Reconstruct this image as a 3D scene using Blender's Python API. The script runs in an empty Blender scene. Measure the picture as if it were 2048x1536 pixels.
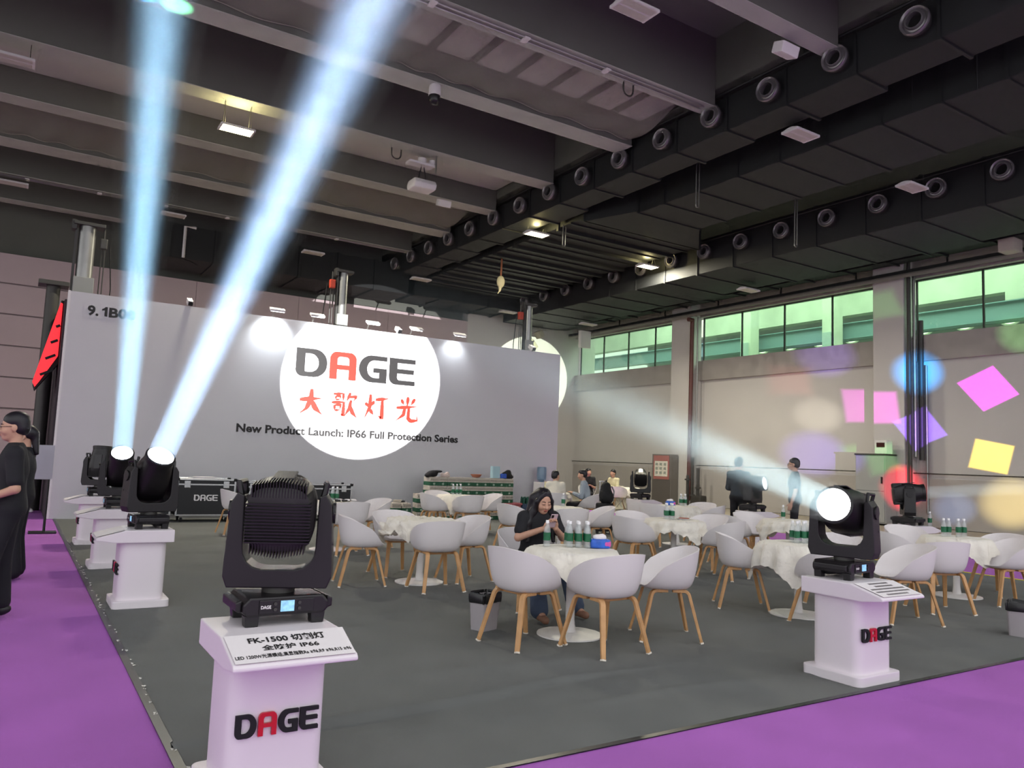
import bpy, bmesh, math, random
import numpy as np
from mathutils import Vector, Matrix

random.seed(7)
RNG = np.random.default_rng(5)
SC = bpy.context.scene
COL = SC.collection
PI = math.pi

# ------------------------------------------------------------------ camera, world, lights, exposure
CAM_H = 1.5
def make_camera():
    yaw, pit, rol = math.radians(32.37), math.radians(5.618), math.radians(2.272)
    fw = Vector((math.sin(yaw) * math.cos(pit), math.cos(yaw) * math.cos(pit), math.sin(pit)))
    r = Vector((math.cos(yaw), -math.sin(yaw), 0)); u = r.cross(fw)
    c, s = math.cos(rol), math.sin(rol)
    r2 = r * c + u * s; u2 = u * c - r * s
    cam = bpy.data.cameras.new('camera'); o = bpy.data.objects.new('camera', cam); COL.objects.link(o)
    m = Matrix((r2, u2, -fw)).transposed().to_4x4(); m.translation = (0, 0, CAM_H)
    o.matrix_world = m
    cam.sensor_fit = 'HORIZONTAL'; cam.sensor_width = 36.0; cam.lens = 1554.6 / 2048 * 36
    cam.clip_start = 0.05; cam.clip_end = 400
    SC.camera = o
make_camera()

SC.view_settings.view_transform = 'Standard'; SC.view_settings.look = 'None'
SC.view_settings.gamma = 1.0; SC.view_settings.use_curve_mapping = False
SC.view_settings.exposure = 0.8
cy = SC.cycles
cy.use_denoising = True
cy.denoising_input_passes = 'RGB'
cy.max_bounces = 7; cy.diffuse_bounces = 4; cy.glossy_bounces = 3; cy.transmission_bounces = 4
cy.transparent_max_bounces = 14; cy.volume_bounces = 0
cy.sample_clamp_indirect = 4.0
cy.caustics_reflective = False; cy.caustics_refractive = False
cy.volume_step_rate = 4.0
try: cy.use_light_tree = True
except Exception: pass

W = bpy.data.worlds.new('hall_world'); SC.world = W; W.use_nodes = True
bg = W.node_tree.nodes['Background']
bg.inputs['Color'].default_value = (0.96, 0.97, 0.99, 1); bg.inputs['Strength'].default_value = 0.80

def light(name, kind, loc, target=None, energy=100, color=(1, 1, 1), **kw):
    l = bpy.data.lights.new(name, kind); l.energy = energy; l.color = color
    for k, v in kw.items():
        if k != 'roll': setattr(l, k, v)
    o = bpy.data.objects.new(name, l); COL.objects.link(o); o.location = loc
    if target is not None:
        q = (Vector(target) - Vector(loc)).to_track_quat('-Z', 'Y')
        if 'roll' in kw: q = q @ Matrix.Rotation(kw['roll'], 3, 'Z').to_quaternion()
        o.rotation_euler = q.to_euler()
    return o

light('outside_daylight', 'AREA', (27.2, 18, 10.4), None, 1050, (.95, 1, .93), shape='RECTANGLE', size=4, size_y=30).rotation_euler = (0, -.3, 0)

# ------------------------------------------------------------------ materials
def lin(c):
    if isinstance(c, str):
        c = [int(c[i:i + 2], 16) / 255 for i in (1, 3, 5)]
        c = [x / 12.92 if x <= 0.04045 else ((x + 0.055) / 1.055) ** 2.4 for x in c]
    return (c[0], c[1], c[2], 1)
MATS = {}
def mat(name, col, rough=0.55, metal=0.0, noise=0.0, nscale=8.0, bump=0.0, bscale=40.0, emit=0.0, spec=None, coat=0.0):
    if name in MATS: return MATS[name]
    m = bpy.data.materials.new(name); m.use_nodes = True
    nt = m.node_tree; b = nt.nodes['Principled BSDF']
    c = lin(col); b.inputs['Base Color'].default_value = c
    b.inputs['Roughness'].default_value = rough; b.inputs['Metallic'].default_value = metal
    if spec is not None: b.inputs['Specular IOR Level'].default_value = spec
    if coat: b.inputs['Coat Weight'].default_value = coat
    if emit:
        b.inputs['Emission Color'].default_value = c; b.inputs['Emission Strength'].default_value = emit
    tc = None
    if noise or bump:
        tc = nt.nodes.new('ShaderNodeTexCoord')
    if noise:
        n = nt.nodes.new('ShaderNodeTexNoise'); n.inputs['Scale'].default_value = nscale; n.inputs['Detail'].default_value = 5
        nt.links.new(tc.outputs['Object'], n.inputs['Vector'])
        mr = nt.nodes.new('ShaderNodeMapRange'); mr.inputs['From Min'].default_value = 0.3; mr.inputs['From Max'].default_value = 0.7
        mr.inputs['To Min'].default_value = 1 - noise; mr.inputs['To Max'].default_value = 1 + noise
        nt.links.new(n.outputs['Fac'], mr.inputs['Value'])
        mx = nt.nodes.new('ShaderNodeMix'); mx.data_type = 'RGBA'; mx.blend_type = 'MULTIPLY'; mx.inputs[0].default_value = 1
        mx.inputs[6].default_value = c
        nt.links.new(mr.outputs['Result'], mx.inputs[7]); nt.links.new(mx.outputs[2], b.inputs['Base Color'])
    if bump:
        n2 = nt.nodes.new('ShaderNodeTexNoise'); n2.inputs['Scale'].default_value = bscale; n2.inputs['Detail'].default_value = 4
        nt.links.new(tc.outputs['Object'], n2.inputs['Vector'])
        bp = nt.nodes.new('ShaderNodeBump'); bp.inputs['Strength'].default_value = bump; bp.inputs['Distance'].default_value = 0.02
        nt.links.new(n2.outputs['Fac'], bp.inputs['Height']); nt.links.new(bp.outputs['Normal'], b.inputs['Normal'])
    MATS[name] = m; return m

def thin_mat(name, col, alpha, rough=0.1, spec_fac=0.1, trans_col=(1, 1, 1, 1)):
    """thin see-through sheet: transparent + diffuse + a little gloss"""
    if name in MATS: return MATS[name]
    m = bpy.data.materials.new(name); m.use_nodes = True; nt = m.node_tree; nt.nodes.clear()
    out = nt.nodes.new('ShaderNodeOutputMaterial'); tr = nt.nodes.new('ShaderNodeBsdfTransparent'); tr.inputs[0].default_value = trans_col
    df = nt.nodes.new('ShaderNodeBsdfDiffuse'); df.inputs[0].default_value = lin(col)
    gl = nt.nodes.new('ShaderNodeBsdfGlossy'); gl.inputs['Roughness'].default_value = rough
    m1 = nt.nodes.new('ShaderNodeMixShader'); m1.inputs[0].default_value = alpha
    m2 = nt.nodes.new('ShaderNodeMixShader'); m2.inputs[0].default_value = spec_fac
    nt.links.new(tr.outputs[0], m1.inputs[1]); nt.links.new(df.outputs[0], m1.inputs[2])
    nt.links.new(m1.outputs[0], m2.inputs[1]); nt.links.new(gl.outputs[0], m2.inputs[2])
    nt.links.new(m2.outputs[0], out.inputs[0]); MATS[name] = m; return m

def net_mat(name, col, cell, fill):
    """knotted safety netting: procedural weave of threads with gaps"""
    m = bpy.data.materials.new(name); m.use_nodes = True; nt = m.node_tree; nt.nodes.clear()
    out = nt.nodes.new('ShaderNodeOutputMaterial'); tr = nt.nodes.new('ShaderNodeBsdfTransparent')
    df = nt.nodes.new('ShaderNodeBsdfDiffuse'); df.inputs[0].default_value = lin(col)
    mx = nt.nodes.new('ShaderNodeMixShader')
    tc = nt.nodes.new('ShaderNodeTexCoord'); n = nt.nodes.new('ShaderNodeTexNoise'); n.inputs['Scale'].default_value = cell
    mr = nt.nodes.new('ShaderNodeMapRange'); mr.inputs['From Min'].default_value = .3; mr.inputs['From Max'].default_value = .7
    mr.inputs['To Min'].default_value = fill - .04; mr.inputs['To Max'].default_value = fill + .04
    nt.links.new(tc.outputs['Object'], n.inputs['Vector']); nt.links.new(n.outputs['Fac'], mr.inputs['Value'])
    nt.links.new(mr.outputs[0], mx.inputs[0]); nt.links.new(tr.outputs[0], mx.inputs[1]); nt.links.new(df.outputs[0], mx.inputs[2])
    nt.links.new(mx.outputs[0], out.inputs[0]); MATS[name] = m; return m

M_concrete = mat('concrete', '#b3afac', .85, noise=.07, nscale=1.2, bump=.15, bscale=9)
M_plaster = mat('grey_plaster', '#cdcac8', .9, noise=.04, nscale=.8, bump=.1, bscale=14)
M_ledge = mat('raw_concrete', '#a8a39f', .9, noise=.16, nscale=3, bump=.35, bscale=11)
M_girder = mat('girder_paint', '#696a64', .9, noise=.08, nscale=.7)
M_flange = mat('girder_soffit', '#b3b5ae', .85, noise=.12, nscale=2.2)
M_slab = mat('roof_slab', '#858681', .9, noise=.1, nscale=.9)
M_duct = mat('duct_black', '#1a1c1e', .65, noise=.12, nscale=1.5)
M_ductseam = mat('duct_seam', '#17191b', .6)
M_steel = mat('steel', '#9a9a98', .38, metal=.85, noise=.1, nscale=5)
M_steel_d = mat('dark_steel', '#4b4a48', .5, metal=.6)
M_white = mat('white_paint', '#e6e3e4', .5)
M_wallpanel = mat('booth_panel', '#cfced2', .62, noise=.015, nscale=2)
M_black = mat('black_plastic', '#131214', .42)
M_black2 = mat('black_satin', '#1c1a1e', .3)
M_blackmat = mat('black_matte', '#131316', .8)
M_red = mat('red_acrylic', '#c8202c', .25)
M_inkblack = mat('ink_black', '#211f20', .6)
M_inkred = mat('ink_red', '#d8281a', .55)
M_chair = mat('chair_shell', '#e4dfe0', .45)
M_wood = mat('oak', '#c99a68', .5, noise=.14, nscale=14)
M_foot = mat('leg_tip', '#e6ddd0', .6)
M_tablewhite = mat('table_white', '#e4e1df', .4)
M_cloth = mat('lace_cloth', '#f0ebe0', .85, noise=.07, nscale=26, bump=.5, bscale=60)
M_cap = mat('bottle_cap', '#f2f2f4', .4)
M_label = mat('bottle_label', '#14603e', .45, noise=.18, nscale=60)
M_bottle = thin_mat('bottle_plastic', '#dfe4e6', .22, .08, .12, (.95, .97, .97, 1))
M_alu = mat('aluminium', '#b9bbbd', .32, metal=.9)
M_skin = mat('skin', '#c79a82', .55)
M_skin2 = mat('skin_tan', '#b58468', .55)
M_hair = mat('hair_black', '#16131a', .45)
M_purple = None
# ------------------------------------------------------------------ mesh helpers
class MB:
    def __init__(s): s.v = []; s.f = []
    def add(s, vs, fs):
        b = len(s.v); s.v += [tuple(v) for v in vs]; s.f += [tuple(b + i for i in f) for f in fs]; return s
    def box(s, c, d, rz=0.0, m=None):
        x, y, z = d[0] / 2, d[1] / 2, d[2] / 2
        vs = [Vector(p) for p in ((-x, -y, -z), (x, -y, -z), (x, y, -z), (-x, y, -z), (-x, -y, z), (x, -y, z), (x, y, z), (-x, y, z))]
        if m is not None: vs = [m @ v for v in vs]
        elif rz: R = Matrix.Rotation(rz, 3, 'Z'); vs = [R @ v for v in vs]
        vs = [v + Vector(c) for v in vs]
        return s.add(vs, [(3, 2, 1, 0), (4, 5, 6, 7), (0, 1, 5, 4), (1, 2, 6, 5), (2, 3, 7, 6), (3, 0, 4, 7)])
    def b2(s, x0, x1, y0, y1, z0, z1):
        return s.box(((x0 + x1) / 2, (y0 + y1) / 2, (z0 + z1) / 2), (abs(x1 - x0), abs(y1 - y0), abs(z1 - z0)))
    def prism(s, poly, axis, a, b):
        """polygon (2d) extruded along axis from a to b; axis x: (y,z) y: (x,z) z: (x,y)"""
        def P(p, t): return {'x': (t, p[0], p[1]), 'y': (p[0], t, p[1]), 'z': (p[0], p[1], t)}[axis]
        n = len(poly); vs = [P(p, a) for p in poly] + [P(p, b) for p in poly]
        fs = [tuple(range(n)), tuple(range(2 * n - 1, n - 1, -1))] + [(i, i + n, (i + 1) % n + n, (i + 1) % n) for i in range(n)]
        return s.add(vs, fs)
    def rings(s, rings, closed=True, cap=True):
        n = len(rings[0]); b = len(s.v); s.v += [tuple(p) for r in rings for p in r]
        for k in range(len(rings) - 1):
            for i in range(n if closed else n - 1):
                j = (i + 1) % n
                s.f.append((b + k * n + i, b + k * n + j, b + (k + 1) * n + j, b + (k + 1) * n + i))
        if cap and closed:
            s.f.append(tuple(b + i for i in range(n))[::-1]); e = b + (len(rings) - 1) * n
            s.f.append(tuple(e + i for i in range(n)))
        return s
    def lathe(s, prof, n=24, c=(0, 0, 0), m=None, cap=True):
        R = []
        for r, z in prof:
            ring = [Vector((r * math.cos(2 * PI * i / n), r * math.sin(2 * PI * i / n), z)) for i in range(n)]
            if m is not None: ring = [m @ p for p in ring]
            R.append([p + Vector(c) for p in ring])
        return s.rings(R, True, cap)
    def tube(s, pts, r, n=8, cap=True, sq=None):
        """round tube along pts; r number or list; sq=(w,h) gives a rectangular section instead"""
        pts = [Vector(p) for p in pts]; R = []; up = None
        for i, p in enumerate(pts):
            t = (pts[min(i + 1, len(pts) - 1)] - pts[max(i - 1, 0)]).normalized()
            if up is None:
                up = Vector((0, 0, 1)) if abs(t.z) < .9 else Vector((0, 1, 0))
            a = t.cross(up).normalized(); b = a.cross(t).normalized(); up = b
            rr = r[i] if isinstance(r, (list, tuple)) else r
            if sq:
                w, h = sq[i] if isinstance(sq[0], (list, tuple)) else sq
                R.append([p + a * w / 2 + b * h / 2, p - a * w / 2 + b * h / 2, p - a * w / 2 - b * h / 2, p + a * w / 2 - b * h / 2])
            else:
                R.append([p + a * rr * math.cos(2 * PI * k / n) + b * rr * math.sin(2 * PI * k / n) for k in range(n)])
        return s.rings(R, True, cap)
    def mesh(s, name, bevel=0.0, seg=2, smooth=False, fix=True):
        me = bpy.data.meshes.new(name); me.from_pydata(s.v, [], s.f); me.update()
        if bevel or fix:
            bm = bmesh.new(); bm.from_mesh(me)
            bmesh.ops.recalc_face_normals(bm, faces=bm.faces)
            if bevel:
                es = [e for e in bm.edges if e.is_manifold and e.calc_face_angle(0) > .6]
                bmesh.ops.bevel(bm, geom=es, offset=bevel, segments=seg, affect='EDGES', profile=.6, clamp_overlap=True)
            bm.to_mesh(me); bm.free()
        if smooth:
            me.polygons.foreach_set('use_smooth', [True] * len(me.polygons))
            if smooth != 'all': me.set_sharp_from_angle(angle=.7)
        return me
    def obj(s, name, m, parent=None, bevel=0.0, seg=2, smooth=False, loc=None, **kw):
        return mobj(name, s.mesh(name, bevel, seg, smooth), m, parent, loc, **kw)

def mobj(name, me, m, parent=None, loc=None, rot=None):
    if m is not None:
        if len(me.materials) == 0: me.materials.append(m)
    o = bpy.data.objects.new(name, me); COL.objects.link(o)
    if m is not None and me.materials[0] != m:
        o.material_slots[0].link = 'OBJECT'; o.material_slots[0].material = m
    if parent is not None: o.parent = parent
    if loc is not None: o.location = loc
    if rot is not None: o.rotation_euler = rot
    return o
def tag(o, label=None, cat=None, group=None, kind=None):
    if label: o['label'] = label
    if cat: o['category'] = cat
    if group: o['group'] = group
    if kind: o['kind'] = kind
    return o
def thing(name, label, cat, loc=(0, 0, 0), rz=0.0, group=None):
    o = bpy.data.objects.new(name, None); COL.objects.link(o); o.empty_display_size = .1
    o.location = loc; o.rotation_euler = (0, 0, rz)
    return tag(o, label, cat, group)
def copy_tree(o, parent=None, loc=None, rz=None, label=None, group=None):
    c = o.copy(); COL.objects.link(c)
    if parent is not None: c.parent = parent
    if loc is not None: c.location = loc
    if rz is not None: c.rotation_euler = (0, 0, rz)
    if label: c['label'] = label
    if group: c['group'] = group
    for ch in o.children: copy_tree(ch, c)
    return c
def struct(mb, name, m, parent=None, bevel=0.0, label=None, **kw):
    o = mb.obj(name, m, parent, bevel, **kw)
    if parent is None: tag(o, label, 'building', kind='structure')
    return o

def eval_curve(cu):
    o = bpy.data.objects.new('tmp', cu); COL.objects.link(o)
    dg = bpy.context.evaluated_depsgraph_get(); dg.update()
    me = bpy.data.meshes.new_from_object(o.evaluated_get(dg)); bpy.data.objects.remove(o); bpy.data.curves.remove(cu)
    return me
def outline_mesh(loops, ext):
    cu = bpy.data.curves.new('outline', 'CURVE'); cu.dimensions = '2D'; cu.fill_mode = 'BOTH'; cu.extrude = ext
    for lp in loops:
        sp = cu.splines.new('POLY'); sp.points.add(len(lp) - 1); sp.use_cyclic_u = True
        for p, q in zip(sp.points, lp): p.co = (q[0], q[1], 0, 1)
    return eval_curve(cu)
def text_mesh(txt, size, ext=.002, bold=0.0, width=None, align='LEFT', shear=0.0, space=1.0):
    cu = bpy.data.curves.new('text', 'FONT'); cu.body = txt; cu.size = size; cu.extrude = ext; cu.offset = bold
    cu.align_x = align; cu.shear = shear; cu.resolution_u = 3; cu.space_character = space
    me = eval_curve(cu)
    if width and len(me.vertices):
        co = np.empty(len(me.vertices) * 3); me.vertices.foreach_get('co', co); co = co.reshape(-1, 3)
        w = np.ptp(co[:, 0]); c = co[:, 0].min() if align == 'LEFT' else 0
        co[:, 0] = (co[:, 0] - c) * width / w; me.vertices.foreach_set('co', co.ravel()); me.update()
    return me
def face_xz(o):            # stand a flat 2d shape up so that it reads from -y
    o.rotation_euler = (PI / 2, 0, 0); return o

def rr(x0, y0, x1, y1, rad, n=6):
    out = []
    for (cx, cy_, r, a0) in ((x0 + rad[0], y0 + rad[0], rad[0], PI), (x1 - rad[1], y0 + rad[1], rad[1], 1.5 * PI),
                             (x1 - rad[2], y1 - rad[2], rad[2], 0), (x0 + rad[3], y1 - rad[3], rad[3], .5 * PI)):
        if r < 1e-4: out.append((cx, cy_)); continue
        for k in range(n + 1):
            a = a0 + .5 * PI * k / n; out.append((cx + r * math.cos(a), cy_ + r * math.sin(a)))
    return out
def arc(cx, cy_, rx, ry, a0, a1, n=8):
    return [(cx + rx * math.cos(math.radians(a0 + (a1 - a0) * k / n)), cy_ + ry * math.sin(math.radians(a0 + (a1 - a0) * k / n))) for k in range(n + 1)]
LOGO = {
 'D': [rr(0, 0, 1.15, 1, [.24, .48, .48, .02], 8), rr(.33, .17, .84, .83, [.05, .32, .32, .02], 8)],
 'A': [[(0, 0), (.28, 0), (.28, .36), (.74, .36), (.74, 0), (1.02, 0)] + arc(.76, .74, .26, .26, 0, 90) + arc(.26, .74, .26, .26, 90, 180), rr(.28, .53, .74, .83, [.01, .01, .12, .12])],
 'G': [[(1.12, 1), (.5, 1)] + arc(.5, .5, .5, .5, 90, 270, 14) + [(1.12, 0), (1.12, .54), (.58, .54), (.58, .37), (.82, .37), (.82, .17), (.62, .17)] + arc(.62, .5, .3, .33, 270, 90, 10) + [(1.12, .83)]],
 'E': [[(0, 1), (1.08, 1), (1.08, .83), (.33, .83), (.33, .6), (1.03, .6), (1.03, .43), (.33, .43)] + arc(.43, .27, .1, .1, 180, 270, 4) + [(1.08, .17), (1.08, 0)] + arc(.28, .28, .28, .28, 270, 180, 6)],
}
_logo = {}
def logo(parent, x, y, z, h, ext, mats, sx=1.0, rot=(PI / 2, 0, 0), gap=.1, names='letter', shear=0.0):
    """the four letters of the maker's logo, each its own raised letter, standing in the parent's xz plane"""
    R = Matrix.Rotation(rot[2], 3, 'Z') @ Matrix.Rotation(rot[0], 3, 'X'); px = 0.0
    for i, ch in enumerate('DAGE'):
        key = (ch, round(ext, 4), round(h, 4), round(sx, 3))
        if key not in _logo:
            _logo[key] = outline_mesh([[(p[0] * h * sx, p[1] * h) for p in lp] for lp in LOGO[ch]], ext)
        o = mobj(names, _logo[key], mats[i], parent, Vector((x, y, z)) + R @ Vector((px * h * sx, 0, 0)), rot)
        px += (1.15, 1.02, 1.12, 1.08)[i] + gap
    return px

def brush(strokes, s, ext):
    """brush-written character from tapered strokes, in a 100-unit box scaled to s"""
    mb = MB()
    for st in strokes:
        w = st[0] * 1.22; ext = ext + .0003; pts = [Vector((p[0], p[1], 0)) for p in st[1:]]
        dense = []
        for i in range(len(pts) - 1):
            for k in range(4): dense.append(pts[i].lerp(pts[i + 1], k / 4))
        dense.append(pts[-1]); n = len(dense); L = []; Rr = []
        for i, p in enumerate(dense):
            t = (dense[min(i + 1, n - 1)] - dense[max(i - 1, 0)]).normalized(); nn = Vector((-t.y, t.x, 0))
            u = i / (n - 1); ww = w * (.75 + .5 * math.sin(PI * min(1, u * 1.3)) - .65 * max(0, u - .6) / .4) / 2
            L.append(p + nn * ww); Rr.append(p - nn * ww)
        for z0 in (0,):
            b = len(mb.v)
            for a, c in zip(L, Rr):
                for z in (-ext, ext):
                    mb.v.append((a.x * s / 100, a.y * s / 100, z)); mb.v.append((c.x * s / 100, c.y * s / 100, z))
            for i in range(n - 1):
                o = b + 4 * i; q = o + 4
                mb.f += [(o + 2, o + 3, q + 3, q + 2), (o, q, q + 1, o + 1), (o, o + 2, q + 2, q), (o + 1, q + 1, q + 3, o + 3)]
            mb.f += [(b, b + 1, b + 3, b + 2), (b + 4 * n - 4, b + 4 * n - 2, b + 4 * n - 1, b + 4 * n - 3)]
    return mb.mesh('character')
BRUSH = {
 'da': [(12, (6, 60), (50, 66), (94, 70)), (13, (52, 104), (50, 62), (34, 28), (6, 4)), (14, (52, 60), (70, 30), (98, 6))],
 'ge': [(7, (4, 92), (54, 97)), (6, (14, 84), (15, 70)), (6, (14, 84), (33, 86), (31, 71)), (5, (15, 70), (32, 72)), (7, (45, 96), (45, 66)),
        (8, (-2, 58), (58, 63)), (7, (10, 48), (12, 27)), (7, (10, 48), (35, 51), (33, 29)), (6, (12, 28), (34, 30)), (9, (48, 62), (47, 8), (36, 16)),
        (8, (74, 102), (60, 66)), (8, (70, 84), (100, 88), (88, 68)), (9, (78, 72), (72, 38), (50, 2)), (11, (76, 46), (86, 22), (106, 2))],
 'deng': [(9, (4, 68), (14, 50)), (9, (40, 76), (30, 56)), (10, (24, 102), (22, 50), (0, 2)), (10, (22, 42), (40, 18)), (10, (46, 82), (104, 90)), (11, (76, 86), (76, 6), (60, 18))],
 'guang': [(10, (54, 104), (52, 62)), (9, (24, 92), (36, 70)), (9, (86, 98), (68, 70)), (10, (4, 56), (98, 66)), (10, (42, 60), (36, 28), (2, 2)), (11, (60, 62), (58, 14), (70, 4), (100, 8), (98, 26))],
}

# ------------------------------------------------------------------ smooth-union bodies (people, cloth lumps) meshed with surface nets
def rcone(a, b, ra, rb, k=.03): return ('c', np.array(a, float), np.array(b, float), ra, rb, k)
def ell(c, r, R=None, k=.03, sub=False): return ('s' if sub else 'e', np.array(c, float), np.array(r, float), None if R is None else np.array(R, float), 0, k)
def sdf_mesh(name, prims, vox, bounds=None):
    lo = np.full(3, 1e9); hi = -lo
    for p in prims:
        if p[0] == 'c':
            r = max(p[3], p[4]); lo = np.minimum(lo, np.minimum(p[1], p[2]) - r); hi = np.maximum(hi, np.maximum(p[1], p[2]) + r)
        elif p[0] == 'e':
            r = p[2].max(); lo = np.minimum(lo, p[1] - r); hi = np.maximum(hi, p[1] + r)
    lo -= 3 * vox; hi += 3 * vox
    n = np.ceil((hi - lo) / vox).astype(int) + 1
    F = np.full(n, 1.0, np.float32)
    ax = [lo[i] + vox * np.arange(n[i]) for i in range(3)]
    for p in prims:
        m = p[5] * 1.6 + 2 * vox
        if p[0] == 'c': r = max(p[3], p[4]); a = np.minimum(p[1], p[2]) - r - m; b = np.maximum(p[1], p[2]) + r + m
        else: r = p[2].max(); a = p[1] - r - m; b = p[1] + r + m
        i0 = np.clip(np.floor((a - lo) / vox).astype(int), 0, n - 1); i1 = np.clip(np.ceil((b - lo) / vox).astype(int) + 1, 1, n)
        sl = tuple(slice(i0[i], i1[i]) for i in range(3))
        X, Y, Z = np.meshgrid(*[ax[i][sl[i]] for i in range(3)], indexing='ij')
        Q = np.stack([X, Y, Z], -1)
        if p[0] == 'c':
            ba = p[2] - p[1]; t = np.clip(((Q - p[1]) @ ba) / max(ba @ ba, 1e-9), 0, 1)
            d = np.linalg.norm(Q - p[1] - t[..., None] * ba, axis=-1) - (p[3] + (p[4] - p[3]) * t)
        else:
            q = Q - p[1]
            if p[3] is not None: q = q @ p[3]          # columns of R are the local axes
            k0 = np.linalg.norm(q / p[2], axis=-1); k1 = np.linalg.norm(q / p[2] ** 2, axis=-1)
            d = k0 * (k0 - 1) / np.maximum(k1, 1e-6)
        f = F[sl]; k = p[5]
        if p[0] == 's':
            h = np.clip(.5 - .5 * (f + d) / k, 0, 1); F[sl] = f * (1 - h) - d * h + k * h * (1 - h)
        else:
            h = np.clip(.5 + .5 * (f - d) / k, 0, 1); F[sl] = f * (1 - h) + d * h - k * h * (1 - h)
    # surface nets
    S = F < 0
    c = [S[a:S.shape[0] - 1 + a, b:S.shape[1] - 1 + b, d:S.shape[2] - 1 + d] for a in (0, 1) for b in (0, 1) for d in (0, 1)]
    cnt = sum(x.astype(np.int8) for x in c); act = (cnt > 0) & (cnt < 8)
    idx = -np.ones(act.shape, np.int64); cells = np.argwhere(act); idx[act] = np.arange(len(cells))
    acc = np.zeros((len(cells), 3)); num = np.zeros(len(cells))
    cr = [(a, b, d) for a in (0, 1) for b in (0, 1) for d in (0, 1)]
    for i in range(8):
        for j in range(i + 1, 8):
            A, B = np.array(cr[i]), np.array(cr[j])
            if np.abs(A - B).sum() != 1: continue
            fa = F[tuple((cells + A).T)]; fb = F[tuple((cells + B).T)]; mk = (fa < 0) != (fb < 0)
            t = np.where(mk, fa / np.where(mk, fa - fb, 1), 0)
            acc += np.where(mk[:, None], A + t[:, None] * (B - A), 0); num += mk
    V = lo + vox * (cells + acc / num[:, None])
    faces = []
    for axis in range(3):
        o1, o2 = [(1, 2), (2, 0), (0, 1)][axis]
        a = [slice(None)] * 3; b = [slice(None)] * 3; a[axis] = slice(0, -1); b[axis] = slice(1, None)
        s0 = S[tuple(a)]; s1 = S[tuple(b)]; e = np.argwhere(s0 != s1)
        e = e[(e[:, o1] > 0) & (e[:, o2] > 0)]
        if not len(e): continue
        flip = s0[tuple(e.T)]
        d1 = np.zeros(3, int); d1[o1] = 1; d2 = np.zeros(3, int); d2[o2] = 1
        q = np.stack([idx[tuple((e - d1 - d2).T)], idx[tuple((e - d2).T)], idx[tuple(e.T)], idx[tuple((e - d1).T)]], 1)
        q[~flip] = q[~flip][:, ::-1]; faces.append(q)
    Fc = np.concatenate(faces); Fc = Fc[(Fc >= 0).all(1)]
    me = bpy.data.meshes.new(name); me.from_pydata(V.tolist(), [], Fc.tolist()); me.update()
    me.polygons.foreach_set('use_smooth', [True] * len(me.polygons))
    return me
# ------------------------------------------------------------------ floors
M_grey = mat('booth_carpet', '#666866', .95, noise=.1, nscale=2.0, bump=.4, bscale=120)
M_purple = mat('purple_carpet', '#a75fb8', .95, noise=.1, nscale=1.6, bump=.4, bscale=110)
M_floor = mat('hall_floor', '#a79e8e', .45, noise=.1, nscale=.7)
BW = 17.88                                            # front of the booth wall
def plane(x0, x1, y0, y1, z):
    return MB().add([(x0, y0, z), (x1, y0, z), (x1, y1, z), (x0, y1, z)], [(0, 1, 2, 3)])
def slab(x0, x1, y0, y1, z0, z1): return MB().b2(x0, x1, y0, y1, z0, z1)
struct(slab(-30, 24.6, -14, 33.2, -.25, -.012), 'floor', M_floor, label='pale concrete hall floor beyond the carpets')
def carpet(name, label, m, x0, x1, y0, y1, nx, ny, fn, z=0.0):
    xs = np.linspace(x0, x1, nx); ys = np.linspace(y0, y1, ny); X, Y = np.meshgrid(xs, ys)
    Z = fn(X, Y) + z; vs = np.stack([X, Y, Z], -1).reshape(-1, 3)
    k = np.arange(nx * ny).reshape(ny, nx)
    fs = np.stack([k[:-1, :-1], k[:-1, 1:], k[1:, 1:], k[1:, :-1]], -1).reshape(-1, 4)
    me = bpy.data.meshes.new(name); me.from_pydata(vs.tolist(), [], fs.tolist()); me.update()
    me.polygons.foreach_set('use_smooth', [True] * len(fs))
    return tag(mobj(name, me, m), label, 'carpet', kind='structure')
def wrinkles(X, Y):
    Z = np.zeros_like(X)
    for (y0, x0, w, lx, a, sl) in ((4.35, 2.2, .035, 1.6, .028, .05), (4.95, 2.6, .07, 1.5, .008, -.04), (5.9, 1.9, .05, 1.0, .012, .03), (6.5, 2.2, .06, 1.0, .012, -.03), (7.2, 1.9, .05, .9, .014, .02), (7.9, 2.1, .05, .8, .011, 0),
                            (8.7, 2.0, .06, 1.0, .014, .03), (9.6, 2.3, .06, 1.2, .014, -.02), (10.7, 2.2, .07, 1.3, .012, .02), (12.0, 2.4, .08, 1.4, .012, 0), (5.2, 6.0, .06, 1.2, .006, .1), (3.9, 4.2, .05, 1.3, .007, -.08), (4.6, 5.6, .05, 1.0, .006, .06)):
        yy = y0 + sl * (X - x0) + .05 * np.sin(X * 2.1 + y0 * 3)
        Z += a * np.exp(-((Y - yy) / w) ** 2) * np.exp(-((X - x0) / lx) ** 4)
    return Z * 1.7
carpet('booth_carpet', 'dark grey wrinkled booth carpet under all the tables', M_grey, .8, 13.1, 3.36, BW, 50, 1000, wrinkles)
carpet('aisle_carpet', 'purple aisle carpet running along the left side of the booth', M_purple, -5, .8, -10, 31, 20, 60, lambda X, Y: .003 * np.sin(Y * 2.3 + X), -.004)
carpet('aisle_carpet', 'purple aisle carpet along the front edge of the booth', M_purple, .8, 30, -10, 3.36, 30, 20, lambda X, Y: .002 * np.sin(X * 2.0), -.004)
carpet('aisle_carpet', 'purple aisle carpet strip beyond the right-hand pedestals', M_purple, 13.1, 16.0, 3.36, 24, 8, 30, lambda X, Y: .002 * np.sin(Y * 2.0), -.004)
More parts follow.
